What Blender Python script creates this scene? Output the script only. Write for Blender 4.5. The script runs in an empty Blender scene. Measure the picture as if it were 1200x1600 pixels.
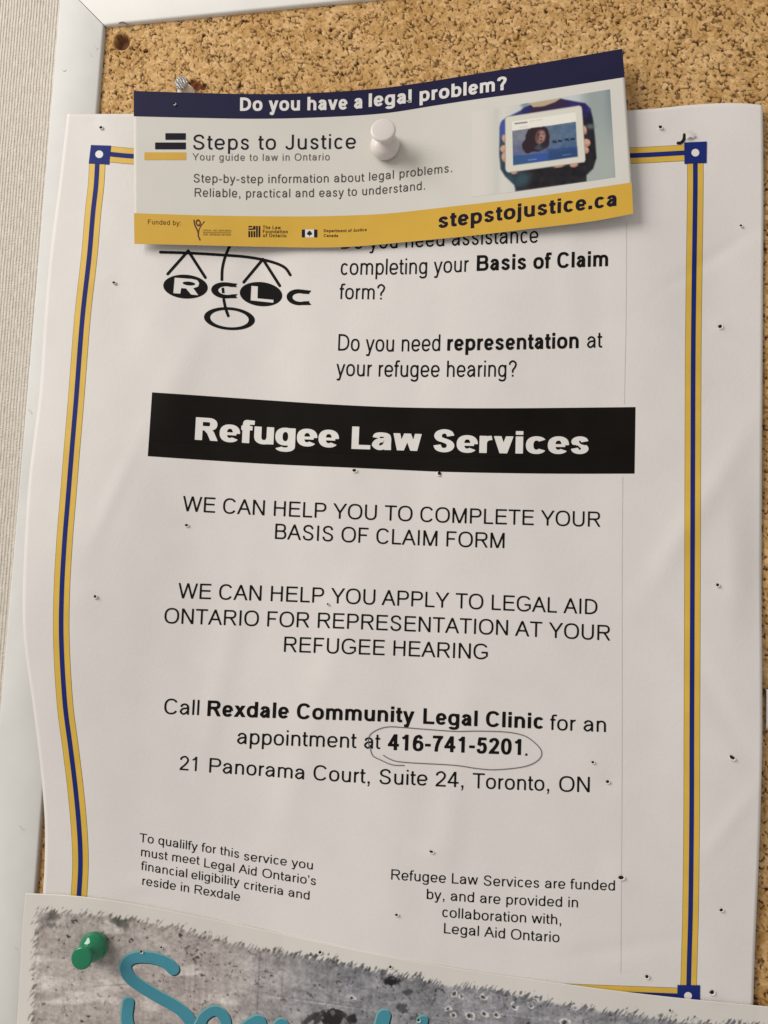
import bpy, math, random
import numpy as np
from mathutils import Matrix, Vector
random.seed(7); RNG = np.random.default_rng(11)
sc = bpy.context.scene
COL = sc.collection
MM = 0.001

# ------------------------------------------------------------------ camera
# world: x right along the board, z up along the board, y into the board; board (cork) face is y = 0
F = 1200.0; DIST = 0.225
_Vh = np.array([-6287., -169, F]); _Vv = np.array([641., -15300, F])
CX = -_Vh / np.linalg.norm(_Vh)
CU = _Vv / np.linalg.norm(_Vv); CU = CU - CX * (CU @ CX); CU /= np.linalg.norm(CU)
CN = np.cross(CX, -CU)
cam_d = bpy.data.cameras.new('camera'); cam = bpy.data.objects.new('camera', cam_d); COL.objects.link(cam)
cam_d.sensor_fit = 'HORIZONTAL'; cam_d.sensor_width = 36; cam_d.lens = 36
cam_d.clip_start = 0.01; cam_d.clip_end = 10
_r = (CX[0], CN[0], CU[0]); _u = (-CX[1], -CN[1], -CU[1]); _b = (-CX[2], -CN[2], -CU[2])
m4 = Matrix(((_r[0], _u[0], _b[0], 0), (_r[1], _u[1], _b[1], -DIST), (_r[2], _u[2], _b[2], 0), (0, 0, 0, 1)))
cam.matrix_world = m4
sc.camera = cam

# ------------------------------------------------------------------ light
world = bpy.data.worlds.new('World'); sc.world = world; world.use_nodes = True
world.node_tree.nodes['Background'].inputs[0].default_value = (1.0, 0.955, 0.915, 1)
world.node_tree.nodes['Background'].inputs[1].default_value = 0.41
def area(name, loc, target, size, sizey, power, col):
    l = bpy.data.lights.new(name, 'AREA'); l.shape = 'RECTANGLE'; l.size = size; l.size_y = sizey; l.energy = power; l.color = col
    o = bpy.data.objects.new(name, l); COL.objects.link(o); o.location = loc
    o.rotation_euler = (Vector(target) - Vector(loc)).to_track_quat('-Z', 'Y').to_euler()
    return o
area('window_light', (-0.90, -0.74, 0.62), (-0.03, 0, 0.0), 0.72, 0.78, 15.5, (1.0, 0.965, 0.91))
sc.view_settings.view_transform = 'Standard'; sc.view_settings.look = 'None'
sc.view_settings.exposure = 0.0; sc.view_settings.gamma = 1.0
sc.cycles.max_bounces = 8

# ------------------------------------------------------------------ helpers
def lin(r, g, b):
    f = lambda c: (c / 255 / 12.92) if c / 255 <= .04045 else ((c / 255 + .055) / 1.055) ** 2.4
    return (f(r), f(g), f(b))
def lin_arr(a):
    a = np.clip(a, 0, 255) / 255.
    return np.where(a <= .04045, a / 12.92, ((a + .055) / 1.055) ** 2.4)

def material(name, col=(.8, .8, .8), rough=.5, spec=.5, noise=None, bump=None, attr=None, coat=0, sub=0, trans=0, ior=1.45):
    """noise = (scale, amount) colour mottling; bump = (scale, distance, detail)"""
    m = bpy.data.materials.new(name); m.use_nodes = True; nt = m.node_tree; N = nt.nodes; Lk = nt.links
    bs = N['Principled BSDF']; bs.inputs['Roughness'].default_value = rough
    bs.inputs['Specular IOR Level'].default_value = spec; bs.inputs['IOR'].default_value = ior
    bs.inputs['Coat Weight'].default_value = coat; bs.inputs['Transmission Weight'].default_value = trans
    if sub:
        bs.inputs['Subsurface Weight'].default_value = sub; bs.inputs['Subsurface Scale'].default_value = .002
    src = None
    if attr:
        a = N.new('ShaderNodeAttribute'); a.attribute_name = attr; src = a.outputs['Color']
    else:
        bs.inputs['Base Color'].default_value = (*col, 1)
    tc = N.new('ShaderNodeTexCoord')
    if noise:
        n = N.new('ShaderNodeTexNoise'); n.inputs['Scale'].default_value = noise[0]; n.inputs['Detail'].default_value = 4
        Lk.new(tc.outputs['Object'], n.inputs['Vector'])
        mr = N.new('ShaderNodeMapRange'); mr.inputs['From Min'].default_value = .3; mr.inputs['From Max'].default_value = .7
        mr.inputs['To Min'].default_value = 1 - noise[1]; mr.inputs['To Max'].default_value = 1 + noise[1]
        Lk.new(n.outputs['Fac'], mr.inputs['Value'])
        mx = N.new('ShaderNodeMix'); mx.data_type = 'RGBA'; mx.blend_type = 'MULTIPLY'; mx.inputs['Factor'].default_value = 1
        if src: Lk.new(src, mx.inputs['A'])
        else: mx.inputs['A'].default_value = (*col, 1)
        Lk.new(mr.outputs['Result'], mx.inputs['B']); src = mx.outputs['Result']
    if src: Lk.new(src, bs.inputs['Base Color'])
    if bump:
        n = N.new('ShaderNodeTexNoise'); n.inputs['Scale'].default_value = bump[0]; n.inputs['Detail'].default_value = bump[2]
        Lk.new(tc.outputs['Object'], n.inputs['Vector'])
        b = N.new('ShaderNodeBump'); b.inputs['Distance'].default_value = bump[1]; b.inputs['Strength'].default_value = 1
        Lk.new(n.outputs['Fac'], b.inputs['Height']); Lk.new(b.outputs['Normal'], bs.inputs['Normal'])
    return m

def empty(name, label, cat, loc=(0, 0, 0), group=None):
    o = bpy.data.objects.new(name, None); COL.objects.link(o); o.location = loc; o.empty_display_size = .01
    o['label'] = label; o['category'] = cat
    if group: o['group'] = group
    return o

def mesh_obj(name, verts, faces, mat, parent=None, smooth=False, colors=None):
    """verts in world coordinates; parented keeping place"""
    verts = np.asarray(verts, dtype=float)
    if parent is not None: verts = verts - np.array(parent.location)
    me = bpy.data.meshes.new(name)
    if isinstance(faces, np.ndarray):
        me.vertices.add(len(verts)); me.vertices.foreach_set('co', verts.ravel())
        n, k = faces.shape
        me.loops.add(n * k); me.loops.foreach_set('vertex_index', faces.ravel().astype(np.int32))
        me.polygons.add(n); me.polygons.foreach_set('loop_start', np.arange(0, n * k, k, dtype=np.int32))
        me.polygons.foreach_set('loop_total', np.full(n, k, dtype=np.int32)); me.update(calc_edges=True)
    else:
        me.from_pydata(verts.tolist(), [], faces); me.update()
    if smooth: me.polygons.foreach_set('use_smooth', [True] * len(me.polygons))
    if colors is not None:
        at = me.color_attributes.new('Col', 'FLOAT_COLOR', 'POINT')
        c = np.ones((len(verts), 4)); c[:, :3] = colors; at.data.foreach_set('color', c.ravel())
    me.materials.append(mat)
    o = bpy.data.objects.new(name, me); COL.objects.link(o)
    if parent is not None: o.parent = parent
    return o

# sight lines of the photograph meet a surface that stands h(X,Z) mm off the cork
def spot(px, py, h, lift=0.0):
    px = np.asarray(px, float); py = np.asarray(py, float)
    d = np.stack([px - 600, py - 800, np.full_like(px, F)], -1)
    dx, dz, dn = d @ CX, d @ CU, d @ CN
    hh = np.zeros_like(px) if callable(h) else np.full_like(px, float(h))
    for _ in range(9 if callable(h) else 1):
        t = (DIST - (hh + lift) * MM) / dn
        X, Z = dx * t / MM, dz * t / MM
        if callable(h): hh = h(X, Z)
    t = (DIST - (hh + lift) * MM) / dn
    return np.stack([dx * t, -(hh + lift) * MM, dz * t], -1)

def sm(a, b, x):
    t = np.clip((x - a) / (b - a), 0, 1); return t * t * (3 - 2 * t)

_G = RNG.random((64, 64))
def vnoise(x, y):
    xi = np.floor(x).astype(int); yi = np.floor(y).astype(int); fx = x - xi; fy = y - yi
    fx = fx * fx * (3 - 2 * fx); fy = fy * fy * (3 - 2 * fy)
    g = lambda a, b: _G[a % 64, b % 64]
    return (g(xi, yi) * (1 - fx) + g(xi + 1, yi) * fx) * (1 - fy) + (g(xi, yi + 1) * (1 - fx) + g(xi + 1, yi + 1) * fx) * fy
def fbm(x, y, o=4):
    s = 0; a = .5; n = 0
    for k in range(o):
        s = s + a * vnoise(x * 2 ** k + 13.1 * k, y * 2 ** k + 7.7 * k); n += a; a *= .5
    return s / n

DIMPLES = [tuple((spot([x], [y], 1.2)[0] / MM)[[0, 2]]) for x, y in ((157, 199), (1032, 198), (1068, 214), (1158, 352), (1125, 510), (178, 441), (291, 820), (148, 932), (512, 944), (1121, 914), (1144, 1183), (926, 1191),
            (950, 1221), (674, 1331), (970, 1371), (1127, 1422), (1112, 1550), (553, 735))]
def h_poster(X, Z):
    left = sm(-70, -146, X)
    h = 2.3 - 1.2 * sm(-20, -90, X) + left * 4.0
    h = h + sm(-95, -162, X) * 5.0 * np.exp(-((Z + 12) / 52) ** 2)          # left edge bellies out over the frame
    h = h + .55 * sm(30, 62, X) * (1 + np.sin(Z / 23.0 + 1.0)) * .6          # wavy right edge
    h = h + 1.3 * (fbm(X / 46 + 3, Z / 62 + 9, 2) - .5)
    h = h + 1.5 * (fbm(X / 30 + 11 + Z / 260, Z / 120 + 2, 2) - .5) - 1.3 * sm(24, 60, X) * (.6 + .4 * np.sin(Z / 34.))
    h = h + .50 * (fbm(X / 17 + 31, Z / 34 + 5, 2) - .5) 
    h = h - 1.5 * sm(53, 63, X) * np.exp(-((Z - 6) / 20) ** 2)
    # soft diagonal dents
    for (a, b, ang, w, l, amp) in ((45, 20, 60, 3.5, 26, .5), (-60, -40, 75, 5, 40, .34), (50, -30, 120, 3.2, 22, -.42), (-20, -70, 85, 4, 36, .3), (54, -62, 55, 2.2, 12, .22), (48, 92, 35, 2.0, 14, -.22), (-128, 20, 70, 2.4, 16, .25), (-100, -92, 20, 2.2, 18, .2), (25, -98, 15, 2.4, 16, -.18), (-50, 40, 8, 1.8, 30, .12), (10, 85, 95, 5, 30, .2), (-105, 70, 65, 5, 40, .3), (-90, -30, 80, 4, 30, .25)):
        c, s = math.cos(math.radians(ang)), math.sin(math.radians(ang))
        u = (X - a) * c + (Z - b) * s; v = -(X - a) * s + (Z - b) * c
        h = h + amp * np.exp(-(v / w) ** 2 - (u / l) ** 2)
    for k, (a, b) in enumerate(DIMPLES):
        if np.ndim(X) and X.size > 400 or True:
            q = ((X - a) ** 2 + (Z - b) ** 2); h = h + (.16 if k % 3 else -.14) * np.exp(-q / (2.2 + (k % 4)) ** 2)
    return h
def h_leaflet(X, Z):
    return h_poster(X, Z) * .0 + 3.7 + 5.6 * sm(-60, -165, X) + 3.0 * sm(-50, 50, X) + .10 * (Z - 104) * sm(-20, -90, X) + .0 * Z
def h_event(X, Z):
    return np.maximum(h_poster(X, Z), 1.4) + .5 + .0 * X + .3 * np.sin(X / 30.) + .25 * (fbm(X / 18, Z / 18, 2) - .5)

def curve(pts, n, key=0):
    """smooth interpolation through photo points, by arc length -> n points"""
    p = np.array(pts, float)
    q = np.vstack([2 * p[0] - p[1], p, 2 * p[-1] - p[-2]]); out = []
    for i in range(1, len(q) - 2):
        t = np.linspace(0, 1, 24, endpoint=False)[:, None]
        a, b, c, d = q[i - 1], q[i], q[i + 1], q[i + 2]
        # centripetal-ish tangents guard against uneven spacing
        L = np.linalg.norm(c - b); m1 = (c - a) / max(np.linalg.norm(c - a), 1e-6) * L; m2 = (d - b) / max(np.linalg.norm(d - b), 1e-6) * L
        out.append((2 * t**3 - 3 * t**2 + 1) * b + (t**3 - 2 * t**2 + t) * m1 + (-2 * t**3 + 3 * t**2) * c + (t**3 - t**2) * m2)
    out = np.vstack(out + [p[-1:]])
    s = np.concatenate([[0], np.cumsum(np.linalg.norm(np.diff(out, axis=0), axis=1))])
    u = np.linspace(0, s[-1], n)
    return np.stack([np.interp(u, s, out[:, 0]), np.interp(u, s, out[:, 1])], -1)

def coons(top, bot, left, right, nu, nv):
    T = curve(top, nu); B = curve(bot, nu); L = curve(left, nv); R = curve(right, nv)
    s = np.linspace(0, 1, nu)[None, :, None]; t = np.linspace(0, 1, nv)[:, None, None]
    P = (1 - t) * T[None] + t * B[None] + (1 - s) * L[:, None] + s * R[:, None]
    P -= (1 - s) * (1 - t) * T[0] + s * (1 - t) * T[-1] + (1 - s) * t * B[0] + s * t * B[-1]
    return P
def grid_faces(nv, nu):
    i = np.arange(nv * nu).reshape(nv, nu)
    # seen from -y (the room): counter-clockwise
    return np.stack([i[:-1, :-1].ravel(), i[1:, :-1].ravel(), i[1:, 1:].ravel(), i[:-1, 1:].ravel()], -1)
def sheet(name, P, h, mat, parent, lift=0, colors=None, thick=0):
    nv, nu = P.shape[:2]
    V = spot(P[..., 0].ravel(), P[..., 1].ravel(), h, lift)
    o = mesh_obj(name, V, grid_faces(nv, nu), mat, parent, True, colors)
    if thick:
        md = o.modifiers.new('thickness', 'SOLIDIFY'); md.thickness = thick * MM; md.offset = -1; md.use_rim = True
    return o
def ribbon(name, path, w, h, mat, parent, lift, n=200, off=0.0):
    """printed stripe of width w (photo px) along a path"""
    P = curve(path, n); T = np.gradient(P, axis=0); T /= np.linalg.norm(T, axis=1)[:, None]
    Nn = np.stack([-T[:, 1], T[:, 0]], -1)
    cols = np.linspace(-w / 2 + off, w / 2 + off, max(2, int(w / 6) + 2))
    G = np.stack([P + Nn * c for c in cols], 1)   # n x k x 2
    V = spot(G[..., 0].ravel(), G[..., 1].ravel(), h, lift)
    f = grid_faces(G.shape[0], G.shape[1])
    return mesh_obj(name, V, f[:, ::-1].copy(), mat, parent, True)

# ------------------------------------------------------------------ outlines from distance fields
def march(field, x0, y0, step):
    """filled region field>0 as welded polygons (2-D points, faces)"""
    ny, nx = field.shape
    f = np.where(np.abs(field) < 1e-9, 1e-9, field)
    ins = f > 0
    code = ins[:-1, :-1] * 1 + ins[:-1, 1:] * 2 + ins[1:, 1:] * 4 + ins[1:, :-1] * 8
    vid = {}; pts = []; faces = []
    def vert(k, x, y):
        if k not in vid: vid[k] = len(pts); pts.append((x, y))
        return vid[k]
    def corner(i, j): return vert((0, i, j), x0 + j * step, y0 + i * step)
    def edge(i, j, i2, j2):
        k = (1, min(i, i2), min(j, j2), i == i2)
        a, b = f[i, j], f[i2, j2]; t = a / (a - b)
        return vert(k, x0 + (j + (j2 - j) * t) * step, y0 + (i + (i2 - i) * t) * step)
    for i, j in zip(*np.nonzero(code)):
        c = code[i, j]
        cs = [(i, j), (i, j + 1), (i + 1, j + 1), (i + 1, j)]
        if c == 15: faces.append([corner(*q) for q in cs]); continue
        if c in (5, 10):
            for k in range(4):
                if c >> k & 1:
                    p, q, r_ = cs[k - 1], cs[k], cs[(k + 1) % 4]
                    faces.append([corner(*q), edge(*q, *r_), edge(*q, *p)])
            continue
        poly = []
        for k in range(4):
            a, b = cs[k], cs[(k + 1) % 4]
            if ins[a]: poly.append(corner(*a))
            if ins[a] != ins[b]: poly.append(edge(*a, *b))
        faces.append(poly)
    return np.array(pts).reshape(-1, 2), faces

def seg_field(X, Y, pts, w, k=1.0, closed=False, butt=True, round_=False):
    """w/2 - distance to a polyline; y squeezed by k (= horizontal / vertical stroke weight)"""
    P = np.array(pts, float).copy(); P[:, 1] /= k; Yk = Y / k
    if closed: P = np.vstack([P, P[:1]])
    d2 = np.full(X.shape, 1e9)
    for a, b in zip(P[:-1], P[1:]):
        v = b - a; L = v @ v
        if L < 1e-12: continue
        t = np.clip(((X - a[0]) * v[0] + (Yk - a[1]) * v[1]) / L, 0, 1)
        d2 = np.minimum(d2, (X - a[0] - t * v[0]) ** 2 + (Yk - a[1] - t * v[1]) ** 2)
    f = w / 2 - np.sqrt(d2)
    if butt and not closed and not round_:
        for e, q in ((P[0], P[1]), (P[-1], P[-2])):
            t = (e - q) / np.linalg.norm(e - q)
            s = (X - e[0]) * t[0] + (Yk - e[1]) * t[1]
            near = (X - e[0]) ** 2 + (Yk - e[1]) ** 2 < (w * .75) ** 2
            f = np.where(near, np.minimum(f, -s), f)
    return f
def arc(cx, cy, rx, ry, a0, a1, n=22, e=2.38):
    a = np.radians(np.linspace(a0, a1, n)); c, s = np.cos(a), np.sin(a)
    return [(cx + rx * math.copysign(abs(u) ** (2 / e), u), cy + ry * math.copysign(abs(v) ** (2 / e), v)) for u, v in zip(c, s)]
def cr(pts, n=7):
    p = np.array(pts, float); q = np.vstack([2 * p[0] - p[1], p, 2 * p[-1] - p[-2]]); out = []
    for i in range(1, len(q) - 2):
        t = np.linspace(0, 1, n, endpoint=False)[:, None]; a, b, c, d = q[i - 1], q[i], q[i + 1], q[i + 2]
        out.append(.5 * (2 * b + (c - a) * t + (2 * a - 5 * b + 4 * c - d) * t**2 + (3 * b - a - 3 * c + d) * t**3))
    return [tuple(v) for v in np.vstack(out + [p[-1:]])]

# ------------------------------------------------------------------ a plain grotesque alphabet, drawn as strokes
ADV = {}
for s_, v_ in (('abdeghnopqu', 556), ('cksvxyz', 500), ('f', 278), ('t', 278), ('ijl', 222), ('m', 833), ('r', 333), ('w', 722), ('ABEPSVY', 667), ('CDHNRU', 722), ('FTZ', 611),
               ('GOQ', 778), ('I', 278), ('J', 500), ('L', 556), ('M', 833), ('W', 944), ('0123456789', 556), ('.,: ', 278), ('-', 333), ('?', 556), ("'", 191)):
    for c_ in s_: ADV[c_] = v_ / 1000
ADVB = dict(ADV)
for s_, v_ in (('aces', 556), ('vxy', 556), ('bdghnopqu', 611), ('ft', 333), ('ijl', 278), ('m', 889), ('r', 389), ('w', 778), ('ABCDR', 722), ('L', 611), ('?', 611)):
    for c_ in s_: ADVB[c_] = v_ / 1000
ADVH = dict(ADVB)
for s_, v_ in (('R', 778), ('eugLac', 667), ('f', 389), ('wW', 944), ('S', 722), ('r', 444), ('v', 611), ('i', 333), ('s', 611), (' ', 333)):
    for c_ in s_: ADVH[c_] = v_ / 1000
STY = {'reg': (ADV, .094, .080, .519, 1.), 'bold': (ADVB, .156, .124, .524, .85), 'black': (ADVH, .224, .136, .545, .42),
       'din': (ADV, .094, .086, .530, 1.), 'dinbold': (ADVB, .165, .138, .545, .8), 'light': (ADV, .098, .09, .54, 1.)}
CAP = .716
def glyph(ch, sty):
    A, w, h, X, sbk = STY[sty]; W = A[ch]; hw, hh = w / 2, h / 2; C = CAP
    sb = .07 * sbk; rb = .042 * sbk; ov = .010; ops = []
    def S(*p, lo=None, hi=None, ww=None, closed=False): ops.append(('s', list(p), lo, hi, ww or w, closed))
    def R(x0, y0, x1, y1): ops.append(('r', x0, y0, x1, y1))
    xl = sb + hw; xr = W - sb - hw; cx = W / 2; ol = rb + hw; orr = W - rb - hw
    if ch in 'oO0Q':
        if ch == 'Q': S((W * .6, .17), (W - .06, -.03))
        H = X if ch == 'o' else C
        S(*arc(cx, H / 2, cx - rb - hw, H / 2 - hh + ov, 0, 360, 48)[:-1], closed=True)
    elif ch in 'bdpqg':
        left = ch in 'bp'; bx0, bx1 = (xl, orr) if left else (ol, xr)
        S(*arc((bx0 + bx1) / 2, X / 2, (bx1 - bx0) / 2, X / 2 - hh + ov, 0, 360, 48)[:-1], closed=True)
        s = xl if left else xr
        if ch in 'bd': R(s - hw, 0, s + hw, C)
        if ch in 'pq': R(s - hw, -.205, s + hw, X)
        if ch == 'g':
            R(s - hw, -.04, s + hw, X)
            S(*([(xr, .0)] + arc(cx - .01, -.03, xr - cx + .01, .18 - hh + .0, 0, -158, 18)))
    elif ch in 'nhmr':
        R(xl - hw, 0, xl + hw, C if ch == 'h' else X)
        if ch == 'n' or ch == 'h':
            ry = .185; S(*(arc((xl + xr) / 2, X - hh - ry + ov, (xr - xl) / 2, ry, 180, 0, 22) + [(xr, -.1)]), lo=0)
        if ch == 'm':
            d = (xr - xl) / 2
            for k in (0, 1):
                a, b = xl + d * k, xl + d * (k + 1); ry = .165
                S(*(arc((a + b) / 2, X - hh - ry + ov, d / 2, ry, 180, 0, 22) + [(b, -.1)]), lo=0)
        if ch == 'r':
            S(*arc(W - .015 + .02, X - hh - .19 + ov, W - .015 + .02 - xl, .19, 180, 96, 14))
    elif ch == 'u':
        R(xr - hw, 0, xr + hw, X); ry = .185
        S(*([(xl, X + .1)] + arc((xl + xr) / 2, hh + ry - ov, (xr - xl) / 2, ry, 180, 360, 22)), hi=X)
    elif ch == 'a':
        xr -= .012; yt = X - hh + ov
        S(*(cr([(ol + .012, X - .165), (ol + .055, X - .075), (cx - .01, yt), (xr - .04, X - .085), (xr, X - .19), (xr, X - .3)], 7) + [(xr, .1), (xr + .01, -.1)]), lo=0)
        S(*cr([(xr, X * .60), (xr - .1, X * .575), (ol + .09, X * .52), (ol, X * .30), (ol + .06, hh + .02), (cx - .05, hh - ov), (xr - .08, hh + .055), (xr, hh + .16)], 7))
    elif ch == 'e':
        bh = hh * (.66 if sty == 'black' else 1); S(*arc(cx, X / 2, cx - rb - hw, X / 2 - hh + ov, 0, 318 if sty == 'black' else 326, 44)); R(ol, X * .5 - bh - .012, orr, X * .5 + bh - .012)
    elif ch == 'c': S(*arc(cx + .012, X / 2, cx - rb - hw, X / 2 - hh + ov, 38, 322, 40))
    elif ch in 'sS':
        H = X if ch == 's' else C; a = ol + (.005 if ch == 's' else .01); b = W - rb - hw - .005; yb, yt = hh - ov, H - hh + ov
        q = [(.93, .76), (.80, .94), (.5, 1), (.2, .93), (.08, .76), (.2, .595), (.5, .515), (.82, .41), (.94, .235), (.8, .06), (.5, 0), (.17, .07), (.03, .27)]
        S(*cr([(a + (b - a) * u, yb + (yt - yb) * v) for u, v in q], 6))
    elif ch == 't':
        x = W * .42 if sty in ('reg', 'din', 'light') else W * .46
        S(*([(x, .665)] + cr([(x, .2), (x + .01, .09), (x + .06, hh - .002), (W - .012, hh + .004)], 6)))
        R(.018, X - h, W - .022, X)
    elif ch == 'f':
        x = W * .42
        S(*([(x, 0)] + [(x, .5)] + cr([(x, .57), (x + .02, .66), (x + .09, C + .012 - hh), (W + .03, C + .01 - hh - .002)], 6))); R(.01, X - h, W - .03, X)
    elif ch in 'il':
        R(cx - hw, 0, cx + hw, C if ch == 'l' else X)
        if ch == 'i': R(cx - hw, max(C - w * .9, X + .052), cx + hw, C)
    elif ch == 'j':
        R(cx - hw, C - w * .9, cx + hw, C)
        S(*([(cx, X)] + cr([(cx, -.05), (cx - .01, -.13), (cx - .06, -.205 + hh), (cx - .13, -.2 + hh)], 6)))
    elif ch in 'vy':
        m = .01; dw = w * 1.06
        S((m + dw / 2 - .02, X + .05), (cx, -.02 + hw * .2), lo=0, hi=X, ww=w)
        if ch == 'v': S((W - m - dw / 2 + .02, X + .05), (cx, -.02 + hw * .2), lo=0, hi=X, ww=w)
        else:
            S(*([(W - m - dw / 2 + .02, X + .05), (cx + .005, .02)] + cr([(cx - .025, -.075), (cx - .065, -.165), (cx - .13, -.207 + hh), (cx - .2, -.2 + hh)], 6)), hi=X)
        if ch == 'v': R(cx - hw * .5, 0, cx + hw * .5, hw * .3)
    elif ch in 'wW':
        H = X if ch == 'w' else C; d = w * .55; ww = w * .96
        a, b, c_, e_, g_ = d, W * .275, W * .5, W * .725, W - d
        for p, q in (((a, H + .03), (b, -.0)), ((b, 0), (c_, H)), ((c_, H), (e_, 0)), ((e_, 0), (g_, H + .03))): S(p, q, lo=0, hi=H, ww=ww)
    elif ch == 'x':
        d = w * .6
        S((d - .02, -.03), (W - d + .0, X + .03), lo=0, hi=X, ww=w * 1.04); S((W - d + .02, -.03), (d, X + .03), lo=0, hi=X, ww=w * 1.04)
    elif ch == 'A':
        d = w * .55
        S((d - .03, -.06), (cx, C - .02), lo=0, hi=C); S((W - d + .03, -.06), (cx, C - .02), lo=0, hi=C); R(cx - hw * .8, C - h * .6, cx + hw * .8, C)
        R(W * .24, .215, W * .76, .215 + h)
    elif ch == 'Y':
        d = w * .55; S((d - .03, C + .05), (cx, .29), hi=C); S((W - d + .03, C + .05), (cx, .29), hi=C); R(cx - hw, 0, cx + hw, .32)
    elif ch in 'EFL':
        R(sb + .01, 0, sb + .01 + w, C); e = W - (.045 if ch != 'L' else .03)
        if ch in 'EL': R(sb + .01, 0, e, h)
        if ch in 'EF': R(sb + .01, C - h, e - .01, C); R(sb + .01, C * .535 - hh - (.02 if ch == 'F' else 0), e - (.04 if ch == 'E' else .08), C * .535 + hh - (.02 if ch == 'F' else 0))
    elif ch in 'HIT':
        if ch == 'I': R(cx - hw, 0, cx + hw, C)
        if ch == 'T': R(cx - hw, 0, cx + hw, C); R(.02, C - h, W - .02, C)
        if ch == 'H': R(sb + .01, 0, sb + .01 + w, C); R(W - sb - .01 - w, 0, W - sb - .01, C); R(sb + .02, C * .54 - hh, W - sb - .02, C * .54 + hh)
    elif ch in 'NM':
        a, b = sb + .006 + hw, W - sb - .006 - hw
        R(a - hw, 0, a + hw, C); R(b - hw, 0, b + hw, C)
        if ch == 'N': S((a - hw * .3, C + .03), (b + hw * .3, -.03), lo=0, hi=C)
        else: S((a - hw * .2, C + .03), (cx, -.01), lo=0, hi=C); S((b + hw * .2, C + .03), (cx, -.01), lo=0, hi=C)
    elif ch in 'BPRD':
        x0 = sb + .01; R(x0, 0, x0 + w, C); xm = x0 + hw
        def bowl(y0, y1, x1):
            cy = (y0 + y1) / 2; ry = (y1 - y0) / 2 - hh; rx = min(ry * 1.15, (x1 - xm) * .62) if ch != 'D' else (x1 - xm) * .68
            rx = min(rx, x1 - hw - xm)
            S(*([(xm, y1 - hh)] + arc(x1 - hw - rx, cy, rx, ry, 90, -90, 24) + [(xm, y0 + hh)]))
        if ch == 'D': bowl(0, C, W - .045)
        if ch == 'P': bowl(.29, C, W - .04)
        if ch == 'R':
            bowl(.315, C, W - .065); S((W * .52, .36), (W * .66, .25), (W - hw - .01, -.05), lo=0)
        if ch == 'B': bowl(0, .375 + hh, W - .045); bowl(.375 - hh, C, W - .075)
    elif ch in 'CG':
        rx = cx - rb - hw; S(*arc(cx + .005, C / 2, rx, C / 2 - hh + ov, 33, 327 if ch == 'C' else 318, 46))
        if ch == 'G': R(W * .54, C * .49 - h, W - .055, C * .49); R(W - .055 - w * .95, .12, W - .055, C * .49)
    elif ch == 'J':
        x = W - .07 - hw; S(*([(x, C)] + arc((x + .04 + hw) / 2, .2, (x - .04 - hw) / 2, .2 - hh + ov, 0, -172, 20)))
    elif ch == 'U':
        a, b = sb + .008 + hw, W - sb - .008 - hw; S(*([(a, C)] + arc(cx, .27, (b - a) / 2, .27 - hh + ov, 180, 360, 26) + [(b, C)]))
    elif ch == '1':
        x = W * .57; R(x - hw, 0, x + hw, C); S((x, C - .03), (x - .07, C - .11), (x - .175 - (w - .09) * .3, C - .185), ww=w * .9, hi=C)
    elif ch == '2':
        S(*(cr([(ol + .01, C - .21), (ol + .03, C - .12), (cx - .06, C - hh - .012), (cx + .05, C - hh), (W - .05 - hw - .03, C - .12), (W - .05 - hw, C - .2), (W - .09 - hw, C - .32), (cx, .235), (ol + .04, .1), (ol - .02, -.04)], 6)), lo=0); R(ol - .0, 0, W - .045, h)
    elif ch == '4':
        x = W * .66; R(x - hw, 0, x + hw, C); R(.025, .165, W - .03, .165 + h); S((x + .005, C + .02), (.025 + w * .45, .165 + hh), ww=w * .92, hi=C, lo=.165)
    elif ch == '5':
        R(W * .22, C - h, W - .07, C); S((W * .22 + hw * .75, C - hh), (W * .155 + hw * .75, .36), ww=w * .92)
        S(*cr([(ol + .03, .345), (ol + .1, .405), (cx + .03, .46 - hh + .03), (W - .09 - hw, .40), (W - .045 - hw, .235), (W - .1 - hw, .085), (cx - .01, hh - ov), (ol + .05, .07), (ol, .19)], 6))
    elif ch == '6':
        S(*arc(cx + .005, .232, cx - rb - hw, .232 - hh + ov, 0, 360, 40)[:-1], closed=True)
        S(*cr([(W - .06 - hw, C - .17), (W - .11 - hw, C - .075), (cx + .02, C - hh + ov), (ol + .065, C - .12), (ol + .01, C - .28), (ol, .25)], 7))
    elif ch == '7':
        R(.05, C - h, W - .045, C); S(*cr([(W - .06 - hw * .6, C - .02), (W * .58, C - .24), (W * .43, .22), (W * .385, -.04)], 6), lo=0)
    elif ch == '?':
        S(*cr([(ol + .01, C - .2), (ol + .045, C - .09), (cx, C - hh + ov), (W - .1 - hw, C - .1), (W - .07 - hw, C - .19), (W - .13 - hw, C - .32), (cx + .005, .29), (cx, .17)], 7)); R(cx - hw, 0, cx + hw, w * .95)
    elif ch in '.:,':
        d = w * 1.08; R(cx - d / 2, 0, cx + d / 2, d)
        if ch == ':': R(cx - d / 2, X - d, cx + d / 2, X)
        if ch == ',': S((cx + d / 2 - hw * .55, .02), (cx + d / 2 - hw * .7, -.05), (cx - .03, -.14), ww=w * .55)
    elif ch == '-': R(.035, .215, W - .035, .215 + h)
    elif ch == "'": R(cx - hw, C - .1, cx + hw, C); S((cx + hw * .5, C - .08), (cx - .02, C - .22), ww=w * .5)
    return W, w, h, ops
_gc = {}
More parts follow.
